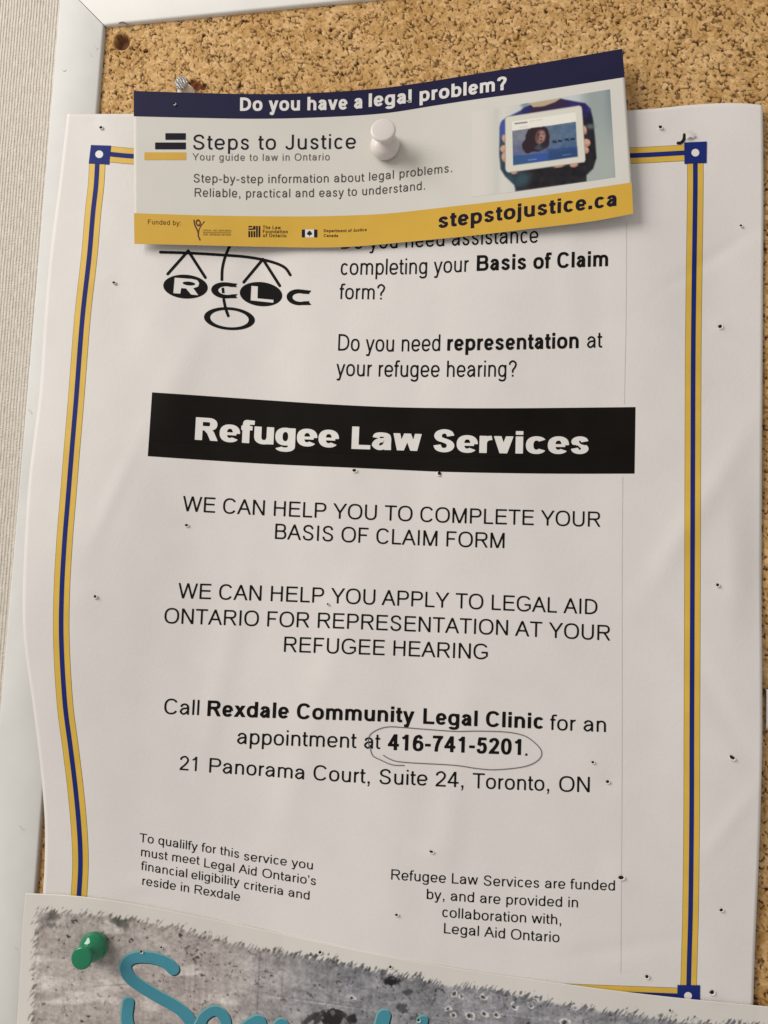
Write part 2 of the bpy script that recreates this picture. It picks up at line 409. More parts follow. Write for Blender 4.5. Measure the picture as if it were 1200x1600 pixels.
def glyph_mesh(ch, sty):
    step = 1 / 72 if sty in ('black', 'dinbold') else 1 / 46
    if (ch, sty) in _gc: return _gc[ch, sty]
    W, w, h, ops = glyph(ch, sty); k = h / w
    xs = np.arange(-.14, W + .14, step); ys = np.arange(-.27, .80, step); Xg, Yg = np.meshgrid(xs, ys)
    Fd = np.full(Xg.shape, -9.)
    for o in ops:
        if o[0] == 'r': f = np.minimum(np.minimum(Xg - o[1], o[3] - Xg), np.minimum(Yg - o[2], o[4] - Yg))
        else:
            f = seg_field(Xg, Yg, o[1], o[4], k, closed=o[5])
            if o[2] is not None: f = np.minimum(f, Yg - o[2])
            if o[3] is not None: f = np.minimum(f, o[3] - Yg)
        Fd = np.maximum(Fd, f)
    P, fc = march(Fd, xs[0], ys[0], step)
    _gc[ch, sty] = (W, P, fc); return _gc[ch, sty]

def text_line(runs, base, cap, h, mat, parent, lift, shear=0.0, track=0.0, name='lettering', up=None, segs=None):
    """runs = [(text, style)]; base = photo points the baseline passes through (ink start .. ink end)"""
    V = []; Fc = []; x = 0; n = 0
    for txt, sty in runs:
        for ch in txt:
            if ch == ' ': x += STY[sty][0][' '] + track; continue
            W, P, fc = glyph_mesh(ch, sty)
            V.append(P + [x, 0]); Fc += [[i + n for i in f] for f in fc]; n += len(P); x += W + track
    V = np.vstack(V); x0, x1 = V[:, 0].min(), V[:, 0].max()
    B = curve(base, 200) if len(base) > 2 else np.stack([np.linspace(base[0][0], base[1][0], 200), np.linspace(base[0][1], base[1][1], 200)], -1)
    u = (V[:, 0] - x0) / (x1 - x0) * 199
    bx = np.interp(u, np.arange(200), B[:, 0]); by = np.interp(u, np.arange(200), B[:, 1])
    ux = .066 - .058 * (bx - 115) / 965 if up is None else np.full_like(bx, up)     # the page's verticals
    s = cap / CAP * V[:, 1]
    px = bx + ux * s; py = by - s
    W3 = spot(px, py, h, lift)
    Fc = [f[::-1] if False else f for f in Fc]
    return mesh_obj(name, W3, Fc, mat, parent, False)

def ink(name, ffun, box, step, h, mat, parent, lift):
    xs = np.arange(box[0], box[2], step); ys = np.arange(box[1], box[3], step); Xg, Yg = np.meshgrid(xs, ys)
    P, fc = march(ffun(Xg, Yg), xs[0], ys[0], step)
    fc = [f[::-1] for f in fc]
    return mesh_obj(name, spot(P[:, 0], P[:, 1], h, lift), fc, mat, parent, False)
def ell(X, Y, cx, cy, rx, ry, rot=0):
    c, s = math.cos(math.radians(rot)), math.sin(math.radians(rot)); u = (X - cx) * c + (Y - cy) * s; v = -(X - cx) * s + (Y - cy) * c
    r = np.sqrt((u / rx) ** 2 + (v / ry) ** 2); return (1 - r) * min(rx, ry)
def poly(X, Y, pts):
    """signed distance (positive inside) to a polygon"""
    P = np.array(pts, float); d2 = np.full(X.shape, 1e9); ins = np.zeros(X.shape, bool)
    for a, b in zip(P, np.roll(P, -1, 0)):
        v = b - a; t = np.clip(((X - a[0]) * v[0] + (Y - a[1]) * v[1]) / (v @ v), 0, 1)
        d2 = np.minimum(d2, (X - a[0] - t * v[0]) ** 2 + (Y - a[1] - t * v[1]) ** 2)
        if abs(b[1] - a[1]) > 1e-9:
            ins ^= ((a[1] > Y) != (b[1] > Y)) & (X < (b[0] - a[0]) * (Y - a[1]) / (b[1] - a[1]) + a[0])
    return np.where(ins, 1, -1) * np.sqrt(d2)

# ------------------------------------------------------------------ materials
M_paper = material('office_paper', (.712, .678, .650), .62, .3, noise=(90, .018), bump=(900, .00004, 3))
M_card = material('coated_card', (.66, .632, .58), .6, .15, noise=(120, .012))
M_print = material('printed_colours', rough=.5, spec=.2, attr='Col')
M_ink = material('black_toner', lin(20, 17, 16), .7, .1)
M_banner = material('black_toner_solid', lin(21, 17, 15), .65, .08, noise=(70, .25))
M_white = material('unprinted_white', (.74, .71, .68), .5, .3)
M_navy = material('navy_print', lin(34, 32, 62), .55, .12, noise=(150, .06))
M_navytext = material('dark_navy_print', lin(30, 26, 40), .6, .1)
M_grey = material('grey_print', lin(78, 72, 70), .6, .1)
M_midgrey = material('mid_grey_print', lin(102, 95, 90), .6, .1)
M_gold = material('gold_print', lin(210, 168, 66), .5, .2, noise=(120, .03))
M_brown = material('brown_print', lin(84, 54, 28), .6, .1)
M_blue = material('blue_print', lin(28, 42, 112), .6, .12, noise=(140, .08))
M_bgold = material('border_gold', lin(214, 176, 72), .5, .3, noise=(160, .05))
M_bedge = material('border_hairline', lin(105, 85, 62), .5, .3)
M_pen = material('ballpoint_line', lin(98, 94, 98), .5, .3)
M_faint = material('faint_scan_line', lin(202, 192, 188), .6, .3)
M_hole = material('punched_hole_dark', lin(38, 28, 20), .8, .1)
M_frame_left = material('white_painted_rail_shaded', (.66, .65, .625), .5, .2, noise=(45, .06), bump=(120, .00006, 3))  # same white paint as the top rail; weaker light is put into the colour
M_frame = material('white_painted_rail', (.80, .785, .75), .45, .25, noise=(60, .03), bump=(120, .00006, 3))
M_cork = material('cork', rough=.82, spec=.15, attr='Col', noise=(1400, .10), bump=(2600, .00005, 3))
M_dark = material('dark_joint', lin(46, 38, 32), .8, .1)
M_green = material('green_plastic', lin(4, 120, 82), .1, .6, coat=.5, sub=.05)
M_wpin = material('white_plastic', (.72, .67, .64), .3, .5, sub=.1)

def wall_material():
    m = bpy.data.materials.new('ribbed_wallpaper'); m.use_nodes = True; nt = m.node_tree; N = nt.nodes; Lk = nt.links
    bs = N['Principled BSDF']; bs.inputs['Roughness'].default_value = .55; bs.inputs['Specular IOR Level'].default_value = .35
    tc = N.new('ShaderNodeTexCoord')
    def noise(scale, sx, sz, det=3):
        mp = N.new('ShaderNodeMapping'); mp.inputs['Scale'].default_value = (sx, 1, sz); Lk.new(tc.outputs['Object'], mp.inputs['Vector'])
        n = N.new('ShaderNodeTexNoise'); n.inputs['Scale'].default_value = scale; n.inputs['Detail'].default_value = det; Lk.new(mp.outputs[0], n.inputs['Vector']); return n.outputs['Fac']
    # vertical ribs about a millimetre apart, wandering a little
    n1 = noise(1, 40, 120, 2)
    sx = N.new('ShaderNodeSeparateXYZ'); Lk.new(tc.outputs['Object'], sx.inputs[0])
    a = N.new('ShaderNodeMath'); a.operation = 'MULTIPLY_ADD'; Lk.new(sx.outputs['X'], a.inputs[0]); a.inputs[1].default_value = 2 * math.pi / .00118
    w = N.new('ShaderNodeMath'); w.operation = 'MULTIPLY'; Lk.new(n1, w.inputs[0]); w.inputs[1].default_value = 1.6; Lk.new(w.outputs[0], a.inputs[2])
    s = N.new('ShaderNodeMath'); s.operation = 'SINE'; Lk.new(a.outputs[0], s.inputs[0])
    n2 = noise(1, 1400, 300, 3); n3 = noise(1, 700, 1500, 2)
    def mul(x, k):
        q = N.new('ShaderNodeMath'); q.operation = 'MULTIPLY'; Lk.new(x, q.inputs[0]); q.inputs[1].default_value = k; return q.outputs[0]
    def add(x, y):
        q = N.new('ShaderNodeMath'); q.operation = 'ADD'; Lk.new(x, q.inputs[0]); Lk.new(y, q.inputs[1]); return q.outputs[0]
    hgt = add(add(mul(s.outputs[0], .45), mul(n2, .8)), mul(n3, 1.3))
    b = N.new('ShaderNodeBump'); b.inputs['Distance'].default_value = .00024; b.inputs['Strength'].default_value = 1
    Lk.new(hgt, b.inputs['Height']); Lk.new(b.outputs['Normal'], bs.inputs['Normal'])
    r = N.new('ShaderNodeValToRGB'); r.color_ramp.elements[0].color = (*lin(188, 179, 168), 1); r.color_ramp.elements[1].color = (*lin(213, 204, 192), 1)
    r.color_ramp.elements[0].position = .3; r.color_ramp.elements[1].position = .7
    Lk.new(n2, r.inputs[0]); Lk.new(r.outputs[0], bs.inputs['Base Color'])
    return m
M_wall = wall_material()

# ------------------------------------------------------------------ the setting: wall
wy = .010
wall = mesh_obj('wall', [(-.9, wy, -.7), (.9, wy, -.7), (.9, wy, .7), (-.9, wy, .7)], [(0, 1, 2, 3)], M_wall)
wall['kind'] = 'structure'

# ------------------------------------------------------------------ the notice board
board = empty('notice_board', 'cork notice board in a white painted frame, hung on pale ribbed wallpaper', 'notice board', (-.04, .01, .03))
XI, ZI, FW, FH = -146.6, 181.0, 17.6, 1.4          # inner corner of the frame, rail width and how proud it stands (mm)
XR, ZB = 260.0, -260.0
_seedj = RNG.random((400, 400, 4))
def cork_cells(X, Z, s, off=0):
    """nearest and second nearest granule: id offsets, distances"""
    gx = X / s + 60; gz = Z / s + 160; ix = np.floor(gx).astype(int); iz = np.floor(gz).astype(int)
    best = np.full(X.shape, 9.); sec = np.full(X.shape, 9.); bi = np.zeros(X.shape, int); bj = np.zeros(X.shape, int)
    bx = np.zeros(X.shape); bz = np.zeros(X.shape)
    for di in (-1, 0, 1):
        for dj in (-1, 0, 1):
            a = (ix + di + off) % 400; b = (iz + dj + off) % 400
            px = ix + di + _seedj[a, b, 0]; pz = iz + dj + _seedj[a, b, 1]
            # each granule a little elongated in its own direction
            th = _seedj[a, b, 2] * math.pi; c, q = np.cos(th), np.sin(th); dx = gx - px; dz = gz - pz
            d = np.sqrt((dx * c + dz * q) ** 2 * .62 + (-dx * q + dz * c) ** 2 * 1.4)
            near = d < best
            sec = np.where(near, best, np.minimum(sec, d)); best = np.where(near, d, best)
            bi = np.where(near, a, bi); bj = np.where(near, b, bj); bx = np.where(near, dx, bx); bz = np.where(near, dz, bz)
    return best, sec, bi, bj, bx, bz
PITS_AND_SHADOW = []   # (X, Z, radius, depth) worn pits, plus the clear pin's shadow painted brown
def pit_or_shadow_at(px, py, r, d): 
    p = spot([px], [py], 0)[0] / MM; PITS_AND_SHADOW.append((p[0], p[2], r, d))
pit_or_shadow_at(191, 66, 3.2, 2.3); pit_or_shadow_at(229, 80, .85, 1.0); pit_or_shadow_at(302, 132, 2.0, .5); pit_or_shadow_at(310, 136, 1.7, .5); pit_or_shadow_at(318, 137, 1.2, .4)  # last three paint the clear pin's cast shadow as shallow brown hollows
def cork(X, Z):
    wx = X + 1.0 * (fbm(X / 1.5, Z / 1.5, 2) - .5); wz = Z + 1.0 * (fbm(X / 1.5 + 40, Z / 1.5 + 9, 2) - .5)
    b, s, i, j, dx, dz = cork_cells(wx, wz, 1.8)
    b2, s2, i2, j2, dx2, dz2 = cork_cells(wx, wz, .95, 57)
    R4 = _seedj[i, j]; R5 = _seedj[i2, j2]
    gap = 1 - sm(.02, .17, s - b); gap2 = 1 - sm(0, .2, s2 - b2)
    hgt = .12 * (R4[..., 3] - .5) + .15 * ((R4[..., 0] - .5) * dx + (R4[..., 1] - .5) * dz) + .10 * ((R5[..., 0] - .5) * dx2 + (R5[..., 1] - .5) * dz2) + .05 * (R5[..., 3] - .5)
    pitm = sm(.545, .60, fbm(X / 1.2 + 5, Z / 1.1 + 5, 2))
    hgt = hgt - gap * (.045 + .45 * pitm) - gap2 * .03
    base = np.array([201, 161, 107.]); t = R4[..., 2:3]; t2 = R5[..., 2:3]
    col = base + (t - .5) * np.array([24, 25, 28]) + (t2 - .5) * np.array([24, 24, 24])
    big = fbm(X / 9, Z / 9, 2)[..., None] - .5
    col = col + big * np.array([22, 26, 30])
    dk = np.clip(gap * pitm * 1.05 + gap2 * sm(.56, .66, fbm(X / .8 + 25, Z / .8 + 5, 2)) * .65 + gap * .07, 0, 1)[..., None]
    dk = np.maximum(dk, sm(.955, .97, t2) * .6)
    col = col * (1 - dk) + np.array([60, 32, 12.]) * dk
    for (px, pz, r, d) in PITS_AND_SHADOW:
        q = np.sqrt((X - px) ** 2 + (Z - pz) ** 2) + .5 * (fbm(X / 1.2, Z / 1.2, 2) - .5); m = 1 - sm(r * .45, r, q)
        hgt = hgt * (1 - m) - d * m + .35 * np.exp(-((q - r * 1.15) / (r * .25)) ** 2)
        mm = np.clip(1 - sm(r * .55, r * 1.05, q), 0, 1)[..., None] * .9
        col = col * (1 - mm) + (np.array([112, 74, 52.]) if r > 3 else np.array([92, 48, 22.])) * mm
    return hgt, lin_arr(col)
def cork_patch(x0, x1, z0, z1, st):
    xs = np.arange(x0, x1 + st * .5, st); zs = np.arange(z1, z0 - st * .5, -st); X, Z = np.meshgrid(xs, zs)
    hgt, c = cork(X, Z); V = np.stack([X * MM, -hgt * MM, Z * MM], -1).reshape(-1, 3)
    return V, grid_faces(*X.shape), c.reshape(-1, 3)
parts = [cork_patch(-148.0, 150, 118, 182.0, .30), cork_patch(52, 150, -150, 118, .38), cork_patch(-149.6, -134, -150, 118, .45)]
X, Z = np.meshgrid(np.array([-134., 52]), np.array([118., -150]))
parts.append((np.stack([X * MM, 0 * X + .0004, Z * MM], -1).reshape(-1, 3), grid_faces(2, 2), np.tile(lin(150, 112, 66), (4, 1))))
V = []; Fa = []; Cc = []; n = 0
for v, f, c in parts: V.append(v); Fa.append(f + n); Cc.append(c); n += len(v)
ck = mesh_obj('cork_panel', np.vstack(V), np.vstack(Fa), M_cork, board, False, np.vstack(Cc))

def rail(name, path, outer_dir, miter, mat):
    """a rounded rail profile swept between two mitred ends. path: inner edge start/end (X,Z) mm"""
    prof = [(0, -3.0), (0, FH - .75), (.12, FH - .38), (.38, FH - .12), (.8, FH), (FW * .5, FH + .03), (FW - .8, FH), (FW - .35, FH - .12), (FW - .1, FH - .4), (FW, FH - .8), (FW, -9.5)]
    (a, b) = path; a = np.array(a, float); b = np.array(b, float); d = (b - a) / np.linalg.norm(b - a); o = np.array(outer_dir, float)
    V = []; nseg = 60
    for k in range(nseg + 1):
        t = k / nseg
        for (q, hh) in prof:
            st = a - d * q * miter[0]; en = b + d * q * miter[1]; p = st + (en - st) * t + o * q
            V.append((p[0] * MM, -hh * MM, p[1] * MM))
    m = len(prof); fc = []
    for k in range(nseg):
        for i in range(m - 1):
            fc.append((k * m + i, k * m + i + 1, (k + 1) * m + i + 1, (k + 1) * m + i))
    fc.append(tuple(range(m))); fc.append(tuple(nseg * m + i for i in range(m))[::-1])
    ob = mesh_obj(name, V, fc, mat, board, True)
    ob.data.update()
    import bmesh as _bm
    bm = _bm.new(); bm.from_mesh(ob.data); _bm.ops.recalc_face_normals(bm, faces=bm.faces); bm.to_mesh(ob.data); bm.free()
    try: ob.data.set_sharp_from_angle(angle=math.radians(50))
    except Exception: pass
    return ob
g = .16
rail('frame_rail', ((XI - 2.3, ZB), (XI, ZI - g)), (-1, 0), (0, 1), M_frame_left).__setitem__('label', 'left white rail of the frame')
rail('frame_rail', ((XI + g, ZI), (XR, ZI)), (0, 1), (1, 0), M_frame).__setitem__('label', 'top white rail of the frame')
# dark line where rail meets cork and in the mitre
mesh_obj('joint_shadow_gap', [((XI - FW - 1) * MM, -.0006, (ZI - 1) * MM), ((XI + 2) * MM, -.0006, (ZI - 1) * MM), ((XI + 2) * MM, -.0006, (ZI + FW + 1) * MM), ((XI - FW - 1) * MM, -.0006, (ZI + FW + 1) * MM)][0:0] or
         [((XI - .5) * MM, -.0004, (ZI - .9) * MM), ((XI + .5) * MM, -.0004, (ZI + .1) * MM), ((XI - FW + .5) * MM, -.0004, (ZI + FW - .2) * MM), ((XI - FW - .5) * MM, -.0004, (ZI + FW - 1.2) * MM)], [(0, 1, 2, 3)], M_dark, board)
M_scuff = material('faint_scuff', lin(210, 207, 199), .5, .2)
for p, w_ in (([(96, 108), (99, 111), (103, 109)], 1.1), ([(146, 70), (150, 76), (152, 75)], 1.2), ([(140, 82), (143, 88)], .9), ([(30, 1290), (34, 1296), (37, 1295)], 1.2), ([(22, 1480), (26, 1483)], 1.5), ([(44, 640), (49, 646)], 1.6)):
    q_ = cr(p, 5); ink('scuff_mark', lambda X, Y: seg_field(X, Y, q_, w_, round_=True), (min(a for a, b in q_) - 3, min(b for a, b in q_) - 3, max(a for a, b in q_) + 3, max(b for a, b in q_) + 3), .4, FH + .03, M_scuff, board, .10)
ink('scuff_mark', lambda X, Y: seg_field(X, Y, cr([(186, 36.5), (191, 35), (197, 37), (202, 42)], 5), 2.6), (182, 32, 206, 46), .5, FH + .02, M_midgrey, board, .14)

# ------------------------------------------------------------------ the poster
poster = empty('poster', 'large white poster with blue and gold border and a wide black title banner', 'poster', (-.04, -.001, .03))
TOP = [(105, 178), (150, 178), (205, 178), (400, 183), (620, 186), (850, 180), (982, 172.5), (1030, 169), (1067, 165), (1100, 162.5), (1133, 161), (1165, 161.5), (1192, 164)]
BOT = [(66, 1480), (200, 1520), (400, 1556), (700, 1590), (950, 1612), (1176, 1625)]
LEFT = [(105, 178), (92, 290), (78, 400), (70, 490), (62, 610), (52, 690), (44, 760), (38.5, 850), (35.5, 930), (36.5, 985), (41, 1030), (51, 1100), (61.5, 1184), (67, 1240), (70.3, 1294), (69.5, 1356), (67, 1400), (66, 1480)]
RIGHT = [(1192, 164), (1193, 300), (1192, 487), (1191, 675), (1190, 900), (1191, 1050), (1191, 1162), (1187, 1312), (1181, 1450), (1179, 1500), (1177, 1571), (1176, 1625)]
GP = coons(TOP, BOT, LEFT, RIGHT, 210, 280)
sheet('paper_sheet', GP, h_poster, M_paper, poster, thick=.12)
L1, L2, L3 = .05, .09, .13

LL = [(152, 256), (150, 290), (145.5, 330), (139.5, 400), (129, 494), (118.8, 625), (112.5, 700), (106.5, 775), (100.5, 850), (96.5, 925), (95.8, 1000), (101.5, 1100), (110, 1167), (118, 1233), (124, 1300), (125.7, 1350), (123.3, 1400), (120, 1450)]
RL = [(1086.5, 255), (1086.4, 300), (1083.4, 525), (1082.6, 712), (1082, 900), (1081, 1162), (1080.7, 1275), (1079, 1425), (1077, 1500), (1076, 1541)]
TLn = [(168, 240.5), (207, 244), (400, 250), (700, 250), (987, 243), (1071, 238.7)]
BLn = [(560, 1532), (700, 1541), (883, 1549.5), (1059, 1556)]
for nm, path, n in (('left', LL, 260), ('right', RL, 220), ('top', TLn, 200), ('bottom', BLn, 120)):
    # three printed bands per side; gold pair, blue core, hairlines
    ribbon('border_stripe', path, 25.4, h_poster, M_bedge, poster, .035, n)['label'] = 'thin brown hairline of the %s border' % nm
    for sgn in (-1, 1):
        ribbon('border_stripe', path, 8.4, h_poster, M_bgold, poster, .07, n, off=sgn * 7.9)['label'] = 'gold stripe of the %s border' % nm
    ribbon('border_stripe', path, 7.2, h_poster, M_blue, poster, .10, n)['label'] = 'blue middle stripe of the %s border' % nm
def square(c, quad):
    P = coons([quad[0], tuple(np.add(quad[0], quad[1]) / 2), quad[1]], [quad[3], tuple(np.add(quad[2], quad[3]) / 2), quad[2]],
              [quad[0], tuple(np.add(quad[0], quad[3]) / 2), quad[3]], [quad[1], tuple(np.add(quad[1], quad[2]) / 2), quad[2]], 12, 12)
    o = sheet('corner_square', P, h_poster, M_blue, poster, .15)
    d = ink('white_dot', lambda X, Y: ell(X, Y, c[0], c[1], 6.1, 5.9), (c[0] - 8, c[1] - 8, c[0] + 8, c[1] + 8), .8, h_poster, M_white, poster, .19)
square((155, 241), [(142, 226.5), (173.5, 227.5), (170.5, 257), (138.5, 255.5)])
square((1086.5, 238.5), [(1069, 222.5), (1104.5, 221), (1104, 254.5), (1069.5, 256)])
square((1075, 1556), [(1058.5, 1539), (1094, 1539.5), (1093.5, 1573), (1058, 1572)])

# banner
BT = [(237.6, 613), (305, 617.5), (427.5, 626), (520, 632), (618, 636.3), (720, 637.8), (810, 637.8), (900, 637), (993, 636)]
BB = [(230.8, 712.7), (300, 717.5), (420, 725), (550, 730.8), (620, 734), (687, 737), (810, 739.5), (900, 740.2), (991.5, 740)]
GB = coons(BT, BB, [(237.6, 613), (234.2, 663), (230.8, 712.7)], [(993, 636), (992.3, 688), (991.5, 740)], 190, 26)
ban = sheet('banner', GB, h_poster, M_banner, poster, .05)

M_streak = material('toner_streak', lin(20, 17, 15), .7, .05)
for dy, w_ in ((75, .8),):
    ribbon('toner_streak', [(x, y + dy) for x, y in BT[:-1]] + [(988, 636 + dy)], w_, h_poster, M_streak, poster, .075, 150)
T = lambda runs, base, cap, **k: text_line(runs, base, cap, h_poster, k.pop('mat', M_ink), poster, k.pop('lift', .07), **k)
T([('Refugee', 'black')], [(304.3, 687), (415, 694), (529, 699.5)], 35.2, mat=M_white, lift=.12)
T([('Law', 'black')], [(549, 701.3), (658, 704.8)], 35, mat=M_white, lift=.12)
T([('Services', 'black')], [(677, 705.8), (800, 708.5), (919.5, 709)], 35, mat=M_white, lift=.12)
T([('Do you need assistance', 'reg')], [(533, 389), (610, 388), (692, 384.6), (770, 381.5), (841, 379)], 25)
T([('completing your', 'reg')], [(532, 429.5), (640, 428.5), (732, 424.5)], 25)
T([('Basis of Claim', 'bold')], [(744.6, 423.4), (858, 419.3), (950, 415.8)], 24.5)
T([('form?', 'reg')], [(530, 467.3), (601, 468)], 24)
T([('Do you need', 'reg')], [(528, 547.8), (610, 549.3), (687.5, 548.3)], 26)
T([('representation', 'bold')], [(698.5, 548), (800, 546.3), (904, 544)], 25)
T([('at', 'reg')], [(917, 543.8), (941, 543)], 25)
T([('your refugee hearing?', 'reg')], [(525, 587), (600, 588.6), (683, 589), (807, 588.5)], 25.5)
T([('WE CAN HELP YOU TO COMPLETE YOUR', 'reg')], [(285, 798.6), (395, 804.5), (493, 809), (612, 813.5), (720, 817.5), (828, 820.5), (938, 823.3)], 23.8)
T([('BASIS OF CLAIM FORM', 'reg')], [(429.3, 842), (520, 846.2), (610, 850.3), (696, 853.8), (788, 856.6)], 24)
T([('WE CAN HELP YOU', 'reg')], [(277.8, 934.8), (390, 938.2), (491, 941.7), (586, 945)], 24)
T([('APPLY TO LEGAL AID', 'reg')], [(596, 945.4), (717, 950.7), (830, 955.8), (933.3, 960.3)], 24)
T([('ONTARIO FOR REPRESENTATION', 'reg')], [(256.3, 973.8), (421, 979), (520, 981.8), (650, 987), (793.5, 992.7)], 24)
T([('AT YOUR', 'reg')], [(804.5, 993.5), (880, 997.5), (953.3, 1001)], 24)
T([('REFUGEE HEARING', 'reg')], [(443.3, 1018.6), (530, 1021.5), (615, 1024.5), (690, 1027.5), (762, 1030.3)], 24)
T([('Call', 'reg')], [(256, 1115.5), (310.7, 1117.5)], 24)
T([('Rexdale', 'bold')], [(323.5, 1118.8), (450.7, 1122.7)], 24.5)
T([('Community', 'bold')], [(463.3, 1123.3), (555, 1126), (647, 1129.5)], 24.5)
T([('Legal Clinic', 'bold')], [(661, 1131), (745, 1134.8), (848.3, 1138.8)], 24.5)
T([('for an', 'reg')], [(859.3, 1140.5), (946.7, 1144)], 24)
T([('appointment', 'reg')], [(370, 1162.3), (460, 1165.5), (556.7, 1169)], 24)
T([('at', 'reg')], [(568.5, 1169.3), (594, 1170.5)], 24)
T([('416-741-5201', 'bold')], [(605.7, 1171.8), (710, 1175.5), (814, 1179.8)], 25)
T([('.', 'reg')], [(820.5, 1180.8), (824, 1180.9)], 25)
T([('21', 'reg')], [(280, 1203), (307, 1205)], 22.5)
T([('Panorama', 'reg')], [(326.5, 1207), (400, 1212), (475, 1218)], 22.8)
T([('Court,', 'reg')], [(489.3, 1218.7), (577.5, 1224.3)], 23.5)
T([('Suite', 'reg')], [(592.4, 1225), (667.5, 1227.5)], 23.5)
T([('24,', 'reg')], [(680, 1228.6), (724, 1230.5)], 24)
T([('Toronto,', 'reg')], [(738, 1231.5), (800, 1234), (858, 1236)], 23.8)
T([('ON', 'reg')], [(873.4, 1236.8), (921.3, 1238)], 24.2)
T([('To qualilfy for this', 'reg')], [(217.5, 1315.5), (250, 1319.8), (285, 1326), (336.5, 1334), (373, 1341)], 13.8)
T([('service you', 'reg')], [(381, 1344), (446.7, 1352.7), (488.5, 1358.8)], 13.8)
T([('must meet', 'reg')], [(220, 1337.5), (266, 1345), (311.5, 1351.3)], 13.8)
T([('Legal Aid', 'reg')], [(318.7, 1354.8), (366, 1362.5), (400.5, 1368.7)], 14)
T([("Ontario's", 'reg')], [(409.5, 1370.5), (450, 1377), (493.3, 1383.3)], 14)
T([('financial', 'reg')], [(220, 1359), (256, 1365.5), (292, 1371.3)], 13.8)
T([('eligibility', 'reg')], [(298.7, 1373), (335, 1378.5), (373.5, 1385)], 13.8)
T([('criteria and', 'reg')], [(381, 1388.5), (441, 1398.8), (483.3, 1406)], 13.8)
T([('reside in Rexdale', 'reg')], [(222, 1382.6), (273.3, 1390.8), (303.5, 1396), (374.7, 1408)], 13.8)
T([('Refugee Law', 'reg')], [(611, 1374.3), (696.7, 1379.8), (746.5, 1382.7)], 16.2)
T([('Services are funded', 'reg')], [(755.5, 1383.7), (842.3, 1387.3), (960.7, 1391.5)], 16)
T([('by, and are provided in', 'reg')], [(666.5, 1404.6), (741, 1410), (782, 1412.7), (903, 1418)], 16)
T([('collaboration with,', 'reg')], [(690.8, 1432.5), (755, 1438), (822, 1441.7), (876.7, 1444.8)], 16)
T([('Legal Aid Ontario', 'reg')], [(693.5, 1458.2), (748, 1462.7), (799, 1467.5), (874, 1472.5)], 16.2)

# pen circle, faint line
pen1 = curve([(599, 1180), (605, 1184), (617, 1189), (640, 1191.7), (663, 1193), (713, 1196), (747, 1201), (773, 1202.7), (813, 1199), (833, 1193), (845, 1183), (845.7, 1173), (836.7, 1161.7), (820, 1150), (793, 1144), (747, 1142.3), (713, 1142.7), (663, 1139.3), (630, 1136.7), (606.7, 1135.7), (590, 1140), (577.5, 1149), (575.5, 1160), (579, 1172), (582.5, 1181), (593, 1186.7), (613, 1195), (631.7, 1196)], 160)
ink('pen_circle', lambda X, Y: seg_field(X, Y, pen1, 1.35, round_=True), (570, 1130, 852, 1208), .5, h_poster, M_pen, poster, .16)
ribbon('scan_line', [(979, 345), (978, 500), (975.5, 632)], .8, h_poster, M_faint, poster, .06, 80)
ribbon('scan_line', [(973, 744), (972, 900), (972, 1160), (971, 1360), (970, 1520)], .8, h_poster, M_faint, poster, .06, 160)

# clinic logo: a pair of scales over the letters R C L C
def logo(X, Y):
    f = np.full(X.shape, -9.)
    def st(p, w, s=True): 
        nonlocal f; f = np.maximum(f, seg_field(X, Y, cr(p, 8) if s else p, w, round_=True))
    st([(250.5, 394), (294, 395.3), (353.8, 398.8), (384, 401.3), (410, 405.6), (432.5, 411.8), (446, 419), (453.5, 429.5)], 4.4)
    st([(262, 428), (294, 392), (320.8, 433.6)], 4.5, False); st([(380.8, 440.8), (410.7, 405), (437, 446.4)], 4.5, False)
    st([(359, 384), (351.5, 402), (347.3, 420), (346.6, 437)], 4.4); st([(349.5, 468), (352.5, 482), (356.6, 493.5)], 4.4)
    e1 = ell(X, Y, 289.8, 447.8, 34.8, 18.6, 4); e2 = ell(X, Y, 407.8, 459.5, 33.3, 18.8, 6)
    # wide letters cut out in white
    def R_(x, y): return poly(X, Y, [(272.6, 433.6), (299, 435.5), (308, 437.5), (311.3, 442.5), (309.5, 447.8), (302, 450.3), (309.8, 461.3), (298.5, 460.2), (290.5, 450.6), (283, 450.2), (281.6, 458.8), (270.5, 458)])
    Rl = np.minimum(R_(0, 0), -ell(X, Y, 295, 442.9, 9.8, 2.9, 5))
    Ll = poly(X, Y, [(392.5, 446.4), (402.8, 447.3), (402.3, 466), (427.4, 468.3), (427, 473), (391.3, 469.3)])
    f = np.maximum(f, np.minimum(e1, -Rl)); f = np.maximum(f, np.minimum(e2, -Ll))
    for (cx, cy, rx, ry, ix, tx0) in ((351.5, 453.6, 21.6, 12.6, 356.3, 371), (466.5, 464.4, 18.8, 12.5, 470.5, 486.5)):
        o = ell(X, Y, cx, cy, rx, ry, 4); o = np.maximum(o, poly(X, Y, [(cx + 4, cy - ry + .3), (tx0, cy - ry + 2.2), (tx0 - 5, cy - 4.2), (cx + 6, cy - 5)]))
        o = np.maximum(o, poly(X, Y, [(cx + 4, cy + ry - .2), (tx0, cy + ry - .4), (tx0 - 5.5, cy + 5.0), (cx + 6, cy + 5)]))
        i_ = ell(X, Y, ix - 2, cy + .4, rx * .62, ry * .53, 4); i_ = np.maximum(i_, poly(X, Y, [(ix, cy - 5.6), (tx0 + 4, cy - 4.6), (tx0 + 4, cy + 5.6), (ix, cy + 6.6)]))
        i_ = np.minimum(i_, 99); f = np.maximum(f, np.minimum(o, -i_))
    f = np.maximum(f, seg_field(X, Y, [(348, 449.6), (348.9, 458)], 4.2))
    ring = 2.15 - np.abs(ell(X, Y, 358.4, 497.8, 35.0, 15.6, 4.5)) * 1.0
    return np.maximum(f, ring)
